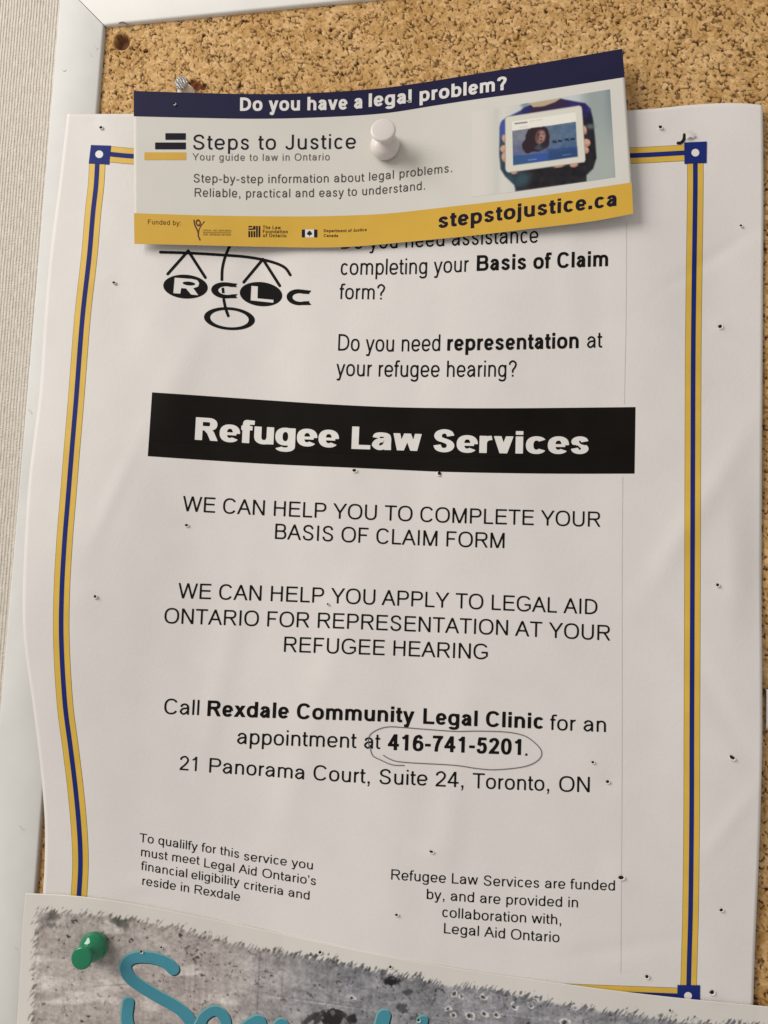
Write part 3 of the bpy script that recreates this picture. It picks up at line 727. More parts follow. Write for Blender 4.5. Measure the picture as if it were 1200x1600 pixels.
ink('clinic_logo', logo, (244, 380, 492, 520), .55, h_poster, M_ink, poster, .07)

# pin holes: a raised torn rim, dark inside
def pin_hole(px, py, r, hf, parent, rim_mat, el=1.0, ang=0.0, lift=.12, rim=1.0):
    r = r * random.uniform(1.0, 1.4); rim = random.uniform(.7, 1.7); n = 12; V = []; fc = []
    rad = [(0, -.0), (r * .8, .0)]
    ca, sa = math.cos(math.radians(ang)), math.sin(math.radians(ang))
    jit = [random.uniform(.82, 1.18) for _ in range(n)]
    def ringpts(rr, hl, dx=0, dy=0):
        a = np.linspace(0, 2 * math.pi, n, endpoint=False); u = rr * np.cos(a) * el * np.array(jit); v = rr * np.sin(a) * np.array(jit)
        return spot(px + u * ca - v * sa + dx, py + u * sa + v * ca + dy, hf, hl)
    V = []; m = 9
    for rr, hl in ((r * .95, lift + .10), (r * 1.45, lift + .10 + .22 * rim), (r * 2.1, lift - .08)):
        a = np.radians(np.linspace(-45, 150, m)); jj = np.array([random.uniform(.85, 1.15) for _ in range(m)])
        k = rr if hl == lift + .10 else r * .95 + (rr - r * .95) * np.sin(np.linspace(.15, math.pi - .15, m)) * jj
        u = k * np.cos(a) * el; v = k * np.sin(a)
        V.append(spot(px + u * ca - v * sa, py + u * sa + v * ca, hf, hl))
    V = np.vstack(V); fc = [(k * m + i, (k + 1) * m + i, (k + 1) * m + i + 1, k * m + i + 1) for k in range(2) for i in range(m - 1)]
    o = mesh_obj('pin_hole', V, fc, rim_mat, parent, True)
    D = ringpts(r, lift + .09); v = np.vstack([spot([px], [py], hf, lift + .07), D])
    d = mesh_obj('hole_floor', v, [(0, 1 + i, 1 + (i + 1) % n) for i in range(n)], M_hole, o)
    d.parent = o; d.data.transform(Matrix.Translation(-Vector(parent.location)))
    return o
for (x, y, r, el, ang) in ((157.5, 199, 2.0, 1.2, 0), (1032, 198.3, 2.2, 1.15, 20), (1158, 352.5, 1.6, 1.3, 10), (1125, 510, 2.3, 1.2, -10), (178, 441.5, 1.7, 1.2, 0), (291.5, 820.5, 1.8, 1.2, 0), (148.5, 932, 1.9, 1.0, 0),
                           (512, 944, 1.3, 1.1, 0), (1121.5, 914, 1.9, 1, 0), (1144, 1183.5, 2.3, 1.9, 35), (926.5, 1191, 1.8, 1.2, 0), (949.5, 1221.5, 1.8, 1.2, 0), (674, 1330.8, 1.6, 1.7, 20), (619.5, 1429.6, 1.6, 1.3, 0),
                           (970.5, 1371.3, 2.2, 1.5, 0), (1127, 1422, 2.2, 1.2, 0), (1011, 1526, 2.0, 1, 0), (1112.5, 1550.5, 2.4, 1.1, 0), (553.5, 735, 1.8, 1.4, 0), (686.5, 739.5, 1.9, 1.3, 90)):
    pin_hole(x, y, r, h_poster, poster, M_white, el, ang)
ink('torn_slit', lambda X, Y: seg_field(X, Y, cr([(1059.5, 223.5), (1064, 223), (1068.5, 218), (1069.3, 210.5)], 5), 4.6, round_=True) + .7 * (fbm(X / 2, Y / 2, 2) - .5), (1053, 203, 1076, 230), .6, h_poster, M_hole, poster, .16)
flap = np.array([[(1070, 207), (1079, 205.5), (1086, 211)], [(1071, 212), (1080, 210), (1086, 213)], [(1071.5, 218), (1077, 216), (1084, 216)]], float)
_f = spot(flap[..., 0].ravel(), flap[..., 1].ravel(), h_poster, .2); _f[:, 1] -= np.array([.3, .9, .1, .5, .3, .5, .2, .8, .1]) * MM
mesh_obj('torn_flap', _f, grid_faces(3, 3), M_paper, poster, False)

# ------------------------------------------------------------------ the leaflet
leaf = empty('leaflet', 'small leaflet with navy top band and yellow foot, pinned over the big poster', 'leaflet', (-.06, -.003, .13))
c_top = [(209, 142), (300, 145), (380, 146.8), (450, 146.6), (520, 143.6), (600, 137.3), (670, 127.5), (737, 116.5), (831, 101), (972.5, 76)]
c_nav = [(209, 181.7), (300, 183.9), (400, 185.5), (500, 183.3), (600, 177), (680, 164.8), (737.5, 156), (831, 143), (976, 120.6)]
c_yel = [(209.4, 333), (300, 336), (400, 337.8), (500, 337.8), (600, 334), (680, 325.6), (737.5, 319), (831, 307.8), (987, 285)]
c_bot = [(210, 380.7), (300, 382.8), (400, 385.2), (500, 386.6), (560, 384.5), (644, 377), (737.5, 368), (831, 357), (925, 345.5), (989.5, 333.6)]
nl = 170
def rows(a, b, la, lb, n):
    A = curve(la, nl); B = curve(lb, nl); t = np.linspace(a, b, n)[:, None, None]; return A[None] * (1 - t) + B[None] * t
whole = np.concatenate([rows(0, 1, c_top, c_nav, 8)[:-1], rows(0, 1, c_nav, c_yel, 26)[:-1], rows(0, 1, c_yel, c_bot, 9)])
sheet('card_sheet', whole, h_leaflet, M_card, leaf, thick=.22)
sheet('navy_band', rows(0, 1, c_top, c_nav, 8), h_leaflet, M_navy, leaf, .03)
sheet('yellow_band', rows(0, 1, c_yel, c_bot, 9), h_leaflet, M_gold, leaf, .03)
K = lambda runs, base, cap, **k: text_line(runs, base, cap, h_leaflet, k.pop('mat', M_navytext), leaf, k.pop('lift', .07), up=.012, **k)
K([('Do you have a', 'dinbold')], [(375, 173.3), (466, 172.6), (541, 170.8), (566, 169)], 21, mat=M_white, track=.012)
K([('legal problem?', 'dinbold')], [(576, 167.2), (646, 160), (710, 151.5), (774, 142.4), (791.5, 140)], 21, mat=M_white, track=.012)
K([('Steps to Justice', 'din')], [(301.5, 233.6), (391.7, 233.8), (446, 233.6), (556, 232.2)], 23.2, track=.035)
K([('Your guide to law in Ontario', 'din')], [(300.5, 250.4), (400, 251.2), (515, 250.4)], 11, mat=M_midgrey, track=.07)
K([('Step-by-step information about', 'din')], [(302.5, 285), (413, 286.2), (516, 285), (569, 283.6)], 13.4, mat=M_grey, track=.04)
K([('legal problems.', 'din')], [(576.5, 282.5), (615.6, 279), (706.2, 268.7)], 13.4, mat=M_grey, track=.04)
K([('Reliable, practical and easy', 'din')], [(304, 307.2), (400, 308.6), (493, 307.8), (537, 306.8)], 13.4, mat=M_grey, track=.04)
K([('to understand.', 'din')], [(543, 306.5), (600, 302.8), (664, 296)], 13.4, mat=M_grey, track=.04)
K([('stepstojustice.ca', 'dinbold')], [(685, 356.7), (742, 349.6), (817, 340), (872.5, 333), (914, 328), (963.3, 321.5)], 22.8, track=.012)
K([('Funded by:', 'din')], [(231, 350.2), (282.5, 352.2)], 7.4, mat=M_brown, track=.03)
K([('The Law', 'bold')], [(410.5, 357.8), (438.5, 358.2)], 5.4, mat=M_brown, track=.05)
K([('Foundation', 'bold')], [(410.5, 364.2), (449.6, 364.6)], 5.4, mat=M_brown, track=.05)
K([('of Ontario', 'bold')], [(410.5, 370.4), (447.5, 370.8)], 5.4, mat=M_brown, track=.05)
K([('Department of Justice', 'bold')], [(505.8, 362.7), (540, 362.6), (573, 361)], 4.6, mat=M_brown)
K([('Canada', 'bold')], [(505.8, 370.2), (528, 370.4)], 4.6, mat=M_brown)
K([('LEGAL AID ONTARIO', 'reg')], [(317, 361.3), (361, 362)], 2.8, mat=M_brown)
ink('logo_rule', lambda X, Y: np.minimum(.35 - np.abs(Y - 363.3 - (X - 316) * .01), 22 - np.abs(X - 339)), (312, 361, 365, 367), .35, h_leaflet, M_brown, leaf, .07)
K([('AIDE JURIDIQUE ONTARIO', 'reg')], [(317, 367.6), (361, 368.3)], 2.8, mat=M_brown)
def bars(x0, y0, x1, y1): return lambda X, Y: np.minimum(np.minimum(X - x0, x1 - X), np.minimum(Y - y0, y1 - Y))
ink('steps_logo_bar', bars(258.3, 208, 290.3, 218.4), (254, 204, 294, 222), .8, h_leaflet, M_navytext, leaf, .07)
ink('steps_logo_bar', bars(242.3, 222.6, 290.4, 233.3), (238, 218, 294, 237), .8, h_leaflet, M_navytext, leaf, .07)
ink('steps_logo_bar', bars(225.6, 238, 290.6, 249.8), (221, 234, 294, 253), .8, h_leaflet, M_gold, leaf, .07)
def figure_logo(X, Y):
    f = seg_field(X, Y, cr([(303.2, 344), (304.2, 351), (307, 357), (309.5, 363), (310, 369), (312.5, 375)], 6), 2.2, round_=True)
    f = np.maximum(f, seg_field(X, Y, cr([(319.5, 346), (314.5, 352), (311, 359), (310, 366)], 6), 1.5, round_=True))
    return np.maximum(f, 1.0 - np.abs(ell(X, Y, 309.8, 348.2, 3.0, 4.2, -10)))
ink('figure_logo', figure_logo, (300, 341, 322, 379), .45, h_leaflet, material('plum_print', lin(86, 36, 30), .45, .3), leaf, .07)
def col_logo(X, Y):
    f = np.full(X.shape, -9.)
    for k in range(5):
        f = np.maximum(f, bars(388 + k * 4.0, (361 if k < 3 else 353) , 390.7 + k * 4.0, 370.6)(X, Y))
    for a in ((388, 353, 394, 355.2), (388, 357, 396, 359.2), (395.5, 353, 399, 358.8)): f = np.maximum(f, bars(*a)(X, Y))
    return f
ink('column_logo', col_logo, (385, 350, 410, 373), .4, h_leaflet, M_navytext, leaf, .07)
ink('flag_white', bars(471.5, 358.6, 495.8, 370.9), (469, 356, 498, 373), .8, h_leaflet, M_white, leaf, .06)
ink('flag_bar', bars(471.5, 358.6, 476.6, 370.9), (469, 356, 480, 373), .6, h_leaflet, M_navytext, leaf, .09)
ink('flag_bar', bars(490.6, 358.6, 495.8, 370.9), (488, 356, 498, 373), .6, h_leaflet, M_navytext, leaf, .09)
leafp = [(0, -5), (1.2, -3), (2.6, -3.8), (2.2, -1.2), (4.2, -1.8), (3.6, .2), (4.6, .8), (1.6, 2.6), (.5, 2.6), (.5, 4.6), (-.5, 4.6), (-.5, 2.6), (-1.6, 2.6), (-4.6, .8), (-3.6, .2), (-4.2, -1.8), (-2.2, -1.2), (-2.6, -3.8), (-1.2, -3)]
ink('maple_leaf', lambda X, Y: poly(X, Y, [(483.6 + a, 364.8 + b) for a, b in leafp]), (477, 358, 490, 372), .4, h_leaflet, M_navytext, leaf, .09)

# printed photo on the leaflet: someone holding up a tablet (colours painted per vertex)
def photo_paint(px, py):
    zx = (px - 730) * 4.8; zy = (py - 130) * 4.8
    c = np.empty(px.shape + (3,)); c[:] = (216, 211, 204)
    def put(f, col, soft=3.0, a=1.0):
        nonlocal c
        m = np.clip(f / soft + .5, 0, 1)[..., None] * a
        col = col(zx, zy) if callable(col) else np.array(col, float)
        c = c * (1 - m) + col * m
    yl = 45 + (1072 - zx) * .155        # slope of the picture's top edge
    put(np.minimum(np.minimum(zx - 135 + 0 * zx, 245 - zx), zy - yl - 8), (203, 201, 194), 60, .8)
    put(np.minimum(zx - 190, 242 - zx), (196, 196, 190), 30, .5)
    put(zx - 300, lambda x, y: np.stack([205 - 62 * sm(760, 1100, x) - 12 * sm(300, 0, y), 206 - 52 * sm(760, 1100, x) - 8 * sm(300, 0, y), 199 - 38 * sm(760, 1100, x)], -1), 160)
    put(np.minimum(zx - 880, 1130 - zx), lambda x, y: np.stack([150 + 14 * sm(100, 600, y) - 30 * sm(1000, 1110, x) * sm(600, 0, y), 160 + 12 * sm(100, 600, y) - 26 * sm(1000, 1110, x) * sm(600, 0, y), 160 + 8 * sm(100, 600, y) - 20 * sm(1000, 1110, x) * sm(600, 0, y)], -1), 90)
    body = [(243, 330), (262, 280), (330, 240), (400, 205), (432, 172), (520, 150), (600, 150), (700, 116), (800, 135), (885, 150), (925, 190), (944, 270), (958, 400), (970, 560), (945, 640), (895, 690), (895, 738), (362, 812), (354, 765), (285, 700), (250, 645), (240, 540)]
    def bodyc(x, y):
        up = sm(330, 180, y)[..., None]; lf = sm(480, 300, x)[..., None]
        low = np.array([33, 30, 36.]) * (1 - lf * .8) + np.array([52, 78, 92.]) * lf * .8
        hi = np.array([40, 34, 92.]) * (1 - lf) + np.array([58, 76, 158.]) * lf
        return low * (1 - up) + hi * up + (fbm(x / 40, y / 40, 2)[..., None] - .5) * 26
    put(poly(zx, zy, body), bodyc, 14)
    put(poly(zx, zy, [(250, 300), (290, 262), (285, 420), (248, 420)]), (62, 84, 160), 18)
    put(ell(zx, zy, 435, 160, 34, 16, -20), (128, 150, 152), 14)
    put(poly(zx, zy, [(465, 152), (520, 140), (700, 112), (660, 145), (570, 178), (495, 180)]), (186, 164, 132), 10)
    put(poly(zx, zy, [(470, 190), (500, 184), (580, 172), (660, 142), (705, 118), (760, 160), (600, 200), (480, 215)]), (54, 36, 62), 12)
    put(ell(zx, zy, 925, 325, 30, 16), (110, 125, 122), 24, .8)
    put(ell(zx, zy, 420, 720, 60, 45, -30), (64, 92, 104), 50, .7)
    sk = (206, 158, 138)
    for (a, b, r, q) in ((281, 415, 20, 30), (278, 492, 31, 28), (285, 555, 27, 38), (879, 350, 17, 33), (893, 447, 31, 30), (888, 502, 24, 26), (800, 610, 30, 20), (352, 668, 22, 14), (690, 620, 40, 12)):
        put(ell(zx, zy, a, b, r, q, -10), sk, 9); put(ell(zx, zy, a + 4, b + q * .55, r * .8, q * .3, -10), (170, 112, 98), 9, .5)
    tab = [(296, 252), (840, 168), (856, 176), (862, 200), (887, 575), (878, 592), (310, 670), (292, 660), (286, 640), (284, 268)]
    put(poly(zx, zy, tab) + 2, (150, 142, 136), 7); put(poly(zx, zy, tab) - 3, (214, 211, 200), 6)
    put(poly(zx, zy, [(335, 288), (812, 218), (818, 288), (338, 356)]), (231, 228, 218), 6)
    put(poly(zx, zy, [(356, 300), (452, 287), (452, 296), (356, 309)]), (84, 78, 78), 5, .9)
    for a in (392, 468, 520): put(poly(zx, zy, [(a, 330 - (a - 392) * .15), (a + 60, 321 - (a - 392) * .15), (a + 60, 326 - (a - 392) * .15), (a, 335 - (a - 392) * .15)] if a < 460 else [(a, 283 - (a - 468) * .15), (a + 44, 277 - (a - 468) * .15), (a + 44, 283 - (a - 468) * .15), (a, 289 - (a - 468) * .15)]), (190, 184, 178), 6, .8)
    scr = [(338, 358), (815, 289), (828, 550), (345, 616)]; S0 = poly(zx, zy, scr)
    put(S0, lambda x, y: np.stack([118 - 34 * sm(400, 800, x) - 24 * sm(400, 560, y), 122 - 14 * sm(400, 800, x) - 20 * sm(400, 560, y), 136 + 2 * sm(400, 560, y)], -1) + (fbm(x / 30, y / 30, 3)[..., None] - .5) * 34, 5)
    put(np.minimum(S0, zy - (545 - (zx - 345) * .09)), lambda x, y: np.stack([54 + 0 * x, 82 + 6 * sm(700, 400, x), 132 + 24 * np.exp(-((x - 540) / 80) ** 2)], -1), 6)
    put(np.minimum(S0, np.minimum(zy - 498 + (zx - 600) * .1, zx - 610)), (40, 68, 112), 16, .7)
    for (a, b, r, q, w_) in ((522, 420, 86, 92, 0), (466, 468, 56, 52, 0), (572, 400, 46, 72, 0), (455, 500, 26, 24, 0), (590, 440, 26, 40, 0), (500, 372, 50, 36, 0)):
        put(np.minimum(S0, ell(zx, zy, a, b, r, q, w_) + 10 * (fbm(zx / 12, zy / 12, 2) - .5)), (46, 32, 38), 8)
    put(ell(zx, zy, 548, 405, 36, 54, 8), (138, 104, 98), 14); put(ell(zx, zy, 565, 395, 20, 36, 8), (168, 132, 120), 16, .8)
    put(ell(zx, zy, 528, 395, 12, 40, 8), (84, 60, 62), 12, .8)
    for (a, b, r, q) in ((536, 386, 9, 4), (570, 381, 9, 4), (556, 433, 11, 4), (556, 410, 5, 8)): put(ell(zx, zy, a, b, r, q, -8), (70, 42, 44), 5, .85)
    put(ell(zx, zy, 548, 480, 42, 20, -10), (66, 78, 98), 10, .9); put(ell(zx, zy, 580, 465, 30, 24, -10), (46, 32, 38), 10, .8)
    for x0, x1, yy in ((638, 672, 438), (682, 712, 434), (732, 764, 424), (774, 806, 418)):
        put(np.minimum(np.minimum(zx - x0, x1 - zx), 9 - np.abs(zy - yy)) + 7 * (fbm(zx / 7, zy / 9, 1) - .5), (26, 40, 54), 6, .9)
    put(poly(zx, zy, [(455, 574), (520, 566), (520, 572), (455, 580)]), (180, 190, 205), 5, .6); put(poly(zx, zy, [(715, 538), (780, 530), (780, 535), (715, 543)]), (150, 165, 185), 5, .6)
    return c
pq = ([(737, 175), (790, 166.5), (870, 153.3), (953, 139.4)], [(738, 307.5), (805, 299.5), (880, 289), (961.5, 277)], [(737, 175), (737.5, 240), (738, 307.5)], [(953, 139.4), (957, 205), (961.5, 277)])
GPh = coons(*pq, 190, 116)
pc = photo_paint(GPh[..., 0], GPh[..., 1])
edge = sm(0, .22, np.linspace(0, 1, 190))[None, :, None]
pc = pc * edge + np.array([216, 211, 204.]) * (1 - edge)
sheet('printed_photo', GPh, h_leaflet, M_print, leaf, .03, lin_arr(pc).reshape(-1, 3))
pin_hole(272.5, 162, 1.6, h_leaflet, leaf, M_white, lift=.1)
pin_hole(637, 155.5, 1.6, h_leaflet, leaf, M_white, lift=.12)

# ------------------------------------------------------------------ the event poster at the bottom
ev = empty('event_poster', 'glossy poster along the bottom edge, grey concrete print with ragged border and teal script lettering', 'poster', (-.04, -.003, -.12))
e_top = [(40, 1396), (90, 1398), (133, 1401.7), (213, 1413), (300, 1430), (400, 1450.5), (480, 1468), (567, 1486.7), (667, 1505.5), (800, 1526), (967, 1549), (1093, 1563), (1200, 1573), (1260, 1578)]
e_bot = [(12, 1760), (300, 1790), (700, 1850), (1230, 1930)]
GE = coons(e_top, e_bot, [(40, 1396), (36, 1440), (27, 1593), (12, 1760)], [(1260, 1578), (1250, 1700), (1230, 1930)], 1000, 270)
def event_paint(px, py):
    tx = np.array([40, 57, 167, 233, 333, 400, 533, 667, 800, 933, 1067, 1167, 1260.]); ty = np.array([1420, 1421, 1427, 1440, 1462, 1478, 1502, 1531, 1550, 1575, 1593, 1600, 1606.])
    dt = py - np.interp(px, tx, ty); dl = px - (56 - (py - 1420) * .045)
    # brush ticks lean to the upper right
    u = px + py * .8; v = px * .75 - py
    tick = fbm(u / 2.5 + .7 * vnoise(px / 9, py / 9), (px * .8 - py) / 10.0, 2)
    big = fbm(px / 26 + 4, py / 30, 2)
    m = np.minimum(dt, dl) + (tick - .50) * 24 + (big - .5) * 9
    mask = sm(-1.5, 3.0, m); depth = np.minimum(dt, dl)
    c = np.empty(px.shape + (3,)); 
    warm = sm(560, 300, px)[..., None]
    g0 = np.array([150, 149, 154.]) * (1 - warm) + np.array([186, 177, 172.]) * warm
    f1 = fbm(px / 55, py / 34, 4)[..., None] - .5; f2 = fbm(px / 14 + 9, py / 9 + 4, 4)[..., None] - .5; f3 = fbm(px / 4, py / 3, 3)[..., None] - .5
    c[:] = g0 + f1 * 40 + f2 * (40 + 28 * (1 - warm)) + f3 * 50 + (fbm(px / 3.5 + 7, py / 30, 3)[..., None] - .5) * 26
    # darker brushed rim
    rim = np.exp(-(depth / 15.) ** 2)[..., None]; c = c - rim * (8 + 36 * sm(.46, .70, tick)[..., None])
    light = sm(.52, .72, fbm(px / 60 + 20, py / 22 + 3, 3)) * warm[..., 0]; c = c + light[..., None] * np.array([34, 34, 33])
    # speckles and stains
    wa = px + 5 * fbm(px / 7, py / 7, 2); wb = py + 5 * fbm(px / 7 + 33, py / 7, 2)
    sp = sm(.72, .82, fbm((wa + wb * .6) / 6.3 + 50, (wb - wa * .6) / 6.3 + 13, 3)); c = c - sp[..., None] * 62
    sp2 = sm(.70, .80, fbm((wa * .8 - wb * .7) / 3.9 + 5, (wa * .7 + wb * .8) / 3.9 + 33, 2) * .62 + .38 * fbm(px / 40, py / 30, 2)); c = c - sp2[..., None] * 60
    # boards' lines
    for (x0, x1, y0, sl, w_, k) in ((140, 240, 1541, -.05, 1.2, 40), (400, 640, 1555, .13, 1.1, -26), (400, 700, 1549, .16, .9, 20), (700, 900, 1575, .12, 1.2, -22)):
        q = np.exp(-((py - y0 - (px - x0) * sl) / w_) ** 2) * sm(x0, x0 + 12, px) * sm(x1 + 10, x1, px); c = c - q[..., None] * k
    for (x0, y0, y1, k) in ((407, 1476, 1600, 34), (308, 1470, 1560, 22), (443, 1490, 1600, 16), (962, 1580, 1600, 30)):
        q = np.exp(-((px - x0 + (py - y0) * .05) / 1.3) ** 2) * sm(y0 - 3, y0 + 6, py); c = c - q[..., None] * k
    nz = fbm(px / 5, py / 5, 2) - .5
    def blob(f, col, a=1., soft=2.5):
        nonlocal c
        k = np.clip((f + nz * 7) / soft + .5, 0, 1)[..., None] * a; c = c * (1 - k) + np.array(col, float) * k
    blob(ell(px, py, 612, 1533, 13.5, 8, 5), (26, 25, 27)); blob(ell(px, py, 613, 1528.5, 4, 1.4, 0), (120, 120, 120), .8)
    blob(ell(px, py, 520, 1590, 17, 14, -10), (34, 32, 33)); blob(ell(px, py, 550, 1592, 7, 7), (40, 38, 39)); blob(ell(px, py, 498, 1590, 10, 6, -40), (46, 43, 43), .8); blob(3 - np.abs(ell(px, py, 512, 1606, 36, 25)), (48, 45, 46), .8)
    blob(ell(px, py, 519, 1583, 4, 3), (130, 126, 124), .7)
    blob(ell(px, py, 638, 1550, 8, 5, -30), (62, 60, 63), .8); blob(ell(px, py, 628, 1574, 10, 7, 20), (58, 56, 60), .7); blob(ell(px, py, 575, 1510, 12, 5, -30), (60, 58, 60), .7)
    blob(ell(px, py, 668, 1529, 8, 5, -20), (54, 52, 54), .8); blob(ell(px, py, 190, 1442, 12, 9, 40), (72, 74, 68), .7, 7); blob(ell(px, py, 180, 1436, 9, 6, 30), (70, 72, 66), .6, 7)
    blob(ell(px, py, 78, 1433, 14, 7, -20), (92, 88, 86), .6, 6); blob(ell(px, py, 80, 1446, 9, 2.5), (98, 92, 90), .7, 4)
    for (x, y, r, wt) in ((755, 1558, 6, 4), (735, 1587, 8, 3), (710, 1553, 5, 3), (722, 1556, 5, 3), (803, 1573, 6, 3), (830, 1572, 5, 1), (700, 1577, 4, 4), (709, 1587, 3, 2), (777, 1586, 4, 2), (900, 1574, 5, 4), (757, 1584, 5, 4), (884, 1598, 9, 5), (549, 1559, 4, 2), (838, 1563, 3, 3)):
        blob(1.1 - np.abs(ell(px, py, x, y, r * .85, r * .6, 20)) + 2.4 * (vnoise(px / 2.2, py / 2.2) - .5), (226, 225, 221), .9, 1.8); blob(ell(px, py, x - 1, y, r * .4, r * .35), (44, 42, 44), .8, 1.5)
    for (x, y, r) in ((228, 1454, 2.6), (251, 1481, 2.2), (283, 1462, 2.8), (315, 1524.5, 2.4), (423, 1525, 2.6), (529, 1535, 2.4), (530, 1550, 2.4), (101, 1474, 1.8), (100, 1497, 2), (68, 1569, 1.8), (139, 1588, 2), (127, 1597, 1.6), (511, 1539, 2.2), (494, 1540, 1.8), (306, 1497, 4), (117, 1440, 3), (107, 1464, 3), (205, 1470, 3.6)):
        blob(ell(px, py, x, y, r, r * .85), (38, 34, 34), .9, 1.6); blob(ell(px, py, x + 1.6, y + 1.9, r * .9, r * .45, 30) - .2, (215, 210, 204), .6, 1.5)
    mask = mask[..., None]; paper = np.array([223, 218, 211.])
    mask = np.where(((dt > 0) & (dl > 0))[..., None], np.maximum(mask, sm(2, 11, depth)[..., None]), mask)
    return c * mask + paper * (1 - mask)
ec = event_paint(GE[..., 0], GE[..., 1])
M_event = material('glossy_poster_print', rough=.36, spec=.45, attr='Col', bump=(300, .00003, 2))
sheet('poster_sheet', GE, h_event, M_event, ev, 0, lin_arr(ec * .96).reshape(-1, 3), thick=.25)
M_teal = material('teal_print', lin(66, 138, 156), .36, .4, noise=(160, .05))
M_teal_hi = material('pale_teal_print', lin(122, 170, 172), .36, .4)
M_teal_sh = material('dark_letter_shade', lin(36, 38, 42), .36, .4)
strokes = [([(270.5, 1514), (260, 1504), (239, 1496.3), (214, 1495), (199.5, 1501), (195.5, 1513.7), (206.7, 1531), (237, 1551), (272, 1570.7), (290.7, 1586), (299, 1604), (294, 1630), (262, 1648), (225, 1640), (204, 1612), (197.5, 1590), (199.7, 1566)], 19.5),
           ([(286, 1636), (303, 1618), (312, 1600), (319, 1587), (334, 1578.5), (347, 1585), (352.5, 1602), (345, 1630), (322, 1645), (312, 1625), (314, 1605)], 17.5),
           ([(352, 1640), (375, 1612), (388, 1600), (403, 1593), (408, 1606), (400, 1640)], 17.5),
           ([(412, 1640), (430, 1606), (439.5, 1597), (448, 1612), (446, 1640)], 15),
           ([(599, 1587), (594, 1606), (586, 1640)], 23), ([(660, 1594), (655, 1612), (650, 1640)], 18)]
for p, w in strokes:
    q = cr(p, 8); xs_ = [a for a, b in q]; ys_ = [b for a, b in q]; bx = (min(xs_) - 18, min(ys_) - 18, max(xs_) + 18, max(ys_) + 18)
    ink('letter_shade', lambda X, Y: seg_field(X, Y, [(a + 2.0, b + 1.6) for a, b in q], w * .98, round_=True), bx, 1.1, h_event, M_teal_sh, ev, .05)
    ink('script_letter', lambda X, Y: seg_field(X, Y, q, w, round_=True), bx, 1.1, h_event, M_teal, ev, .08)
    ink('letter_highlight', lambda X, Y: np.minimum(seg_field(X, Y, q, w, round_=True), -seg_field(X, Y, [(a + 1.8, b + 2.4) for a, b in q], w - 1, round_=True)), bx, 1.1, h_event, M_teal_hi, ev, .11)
for (x, y, r) in ((252, 1480.5, 1.5), (500, 1488, 1.9), (610, 1511, 1.8), (221, 1487, 1.8), (654, 1594, 2.2), (1047, 1579, 1.5)):
    pin_hole(x, y, r, h_event, ev, M_card, lift=.12)

# ------------------------------------------------------------------ push pins
def lathe(name, prof, base, tip, mat, parent, n=40):
    """prof = [(r mm, height mm)] turned round the line base->tip"""
    base = np.array(base); ax = np.array(tip) - base; ax /= np.linalg.norm(ax)
    e1 = np.cross(ax, [0, 0, 1.]); e1 /= np.linalg.norm(e1); e2 = np.cross(ax, e1)
    V = []; fc = []
    for r, hgt in prof:
        for k in range(n):
            a = 2 * math.pi * k / n; V.append(base + ax * hgt * MM + (e1 * math.cos(a) + e2 * math.sin(a)) * r * MM)
    for i in range(len(prof) - 1):
        for k in range(n):
            fc.append((i * n + k, i * n + (k + 1) % n, (i + 1) * n + (k + 1) % n, (i + 1) * n + k))
    fc.append(tuple(range(n))[::-1]); fc.append(tuple((len(prof) - 1) * n + k for k in range(n)))
    o = mesh_obj(name, V, fc, mat, parent, True)
    import bmesh as _bm
    bm = _bm.new(); bm.from_mesh(o.data); _bm.ops.recalc_face_normals(bm, faces=bm.faces); bm.to_mesh(o.data); bm.free()
    return o
def smooth_prof(p, n=5):
    return [(max(a, .02), b) for a, b in cr(p, n)]
M_steel = material('steel_needle', (.6, .6, .6), .25, .5); M_steel.node_tree.nodes['Principled BSDF'].inputs['Metallic'].default_value = 1
def push_pin(label, bpx, hpx, hsurf, height, rb, rh, rn, mat, ball=1.0, head_mat=None):
    b = spot([bpx[0]], [bpx[1]], hsurf, .1)[0]; hs = -b[1] / MM; t = spot([hpx[0]], [hpx[1]], hs + height)[0]
    H = np.linalg.norm(t - b) / MM
    e = empty('push_pin', label, 'push pin', tuple(b), 'push pins on the notice board')
    body = smooth_prof([(rb * .6, .0), (rb * .9, .4), (rb, H * .16), (rb * .985, H * .25), (rb * .88, H * .36), (rb * .68, H * .45), (rn * 1.12, H * .53), (rn, H * .64), (rn * 1.1, H * .80), (rh * .78, H * .87)])
    lathe('grip', body, b, t, mat, e)
    head = smooth_prof([(rh * .72, H * .86), (rh * .93, H * .885), (rh, H * .925), (rh * .985, H * .955), (rh * .93, H * .985), (rh * .8, H), (rh * .4, H * 1.012), (.05, H * 1.015)], 4)
    lathe('head', head, b, t, head_mat or mat, e)
    ax = (t - b) / np.linalg.norm(t - b)
    lathe('needle', [(.35, -6), (.5, -1), (.5, .3)], b, t, M_steel, e, 12)
    return e
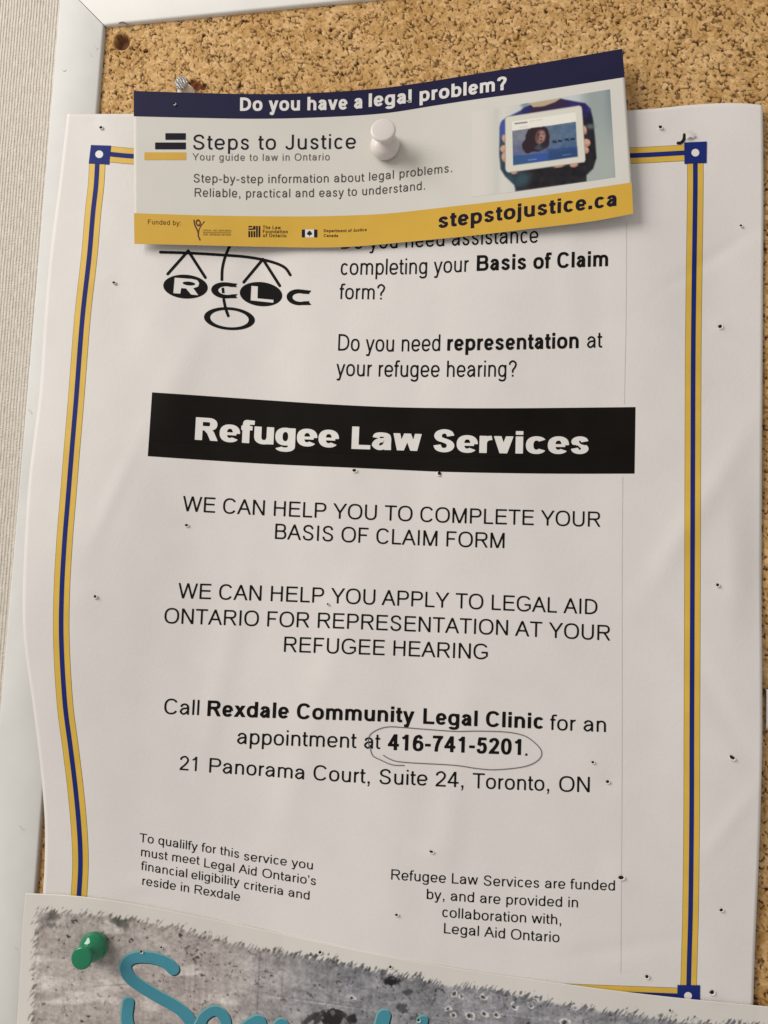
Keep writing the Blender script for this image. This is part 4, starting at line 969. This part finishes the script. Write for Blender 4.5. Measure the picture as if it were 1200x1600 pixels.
push_pin('glossy green push pin stuck through the grey concrete-look poster', (150, 1475.5), (126.5, 1498.5), h_event, 9.6, 4.25, 3.15, 1.75, M_green)
push_pin('white push pin in the middle of the leaflet beside its title', (602, 233), (598.5, 202), h_leaflet, 9.0, 4.4, 3.75, 1.9, M_wpin)
M_clear = material('clear_plastic', (.95, .93, .88), .12, .6, trans=.35, ior=1.5)
def ridged(m):
    nt = m.node_tree; N = nt.nodes; Lk = nt.links; bs = N['Principled BSDF']; tc = N.new('ShaderNodeTexCoord')
    w = N.new('ShaderNodeTexWave'); w.inputs['Scale'].default_value = 420; w.inputs['Distortion'].default_value = 5; w.inputs['Detail'].default_value = 2; w.inputs['Detail Scale'].default_value = 2
    mp = N.new('ShaderNodeMapping'); mp.inputs['Rotation'].default_value = (0, math.radians(35), 0); Lk.new(tc.outputs['Object'], mp.inputs['Vector']); Lk.new(mp.outputs[0], w.inputs['Vector'])
    b = N.new('ShaderNodeBump'); b.inputs['Distance'].default_value = .0004; Lk.new(w.outputs['Fac'], b.inputs['Height']); Lk.new(b.outputs['Normal'], bs.inputs['Normal'])
    c = N.new('ShaderNodeValToRGB'); c.color_ramp.elements[0].color = (.30, .27, .25, 1); c.color_ramp.elements[1].color = (.92, .91, .88, 1)
    Lk.new(w.outputs['Fac'], c.inputs[0]); Lk.new(c.outputs[0], bs.inputs['Base Color'])
M_ridged = material('ridged_clear_plastic', (.9, .9, .88), .15, .6, trans=.1); ridged(M_ridged)
push_pin('small clear push pin half hidden behind the top edge of the leaflet', (293, 150), (283, 128.5), .3, 7.5, 2.9, 2.15, 1.45, M_clear, head_mat=M_ridged)

# ------------------------------------------------------------------ sliver of another sheet at the right
note = empty('paper_note', 'sliver of another white sheet on bare cork, right of the big poster', 'paper', (.07, -.001, -.05))
GN = coons([(1197.6, 1077), (1230, 1078), (1262, 1079)], [(1197, 1139), (1230, 1140), (1262, 1141)], [(1197.6, 1077), (1197.3, 1108), (1197, 1139)], [(1262, 1079), (1262, 1110), (1262, 1141)], 12, 12)
sheet('note_sheet', GN, .9, M_paper, note, thick=.12)
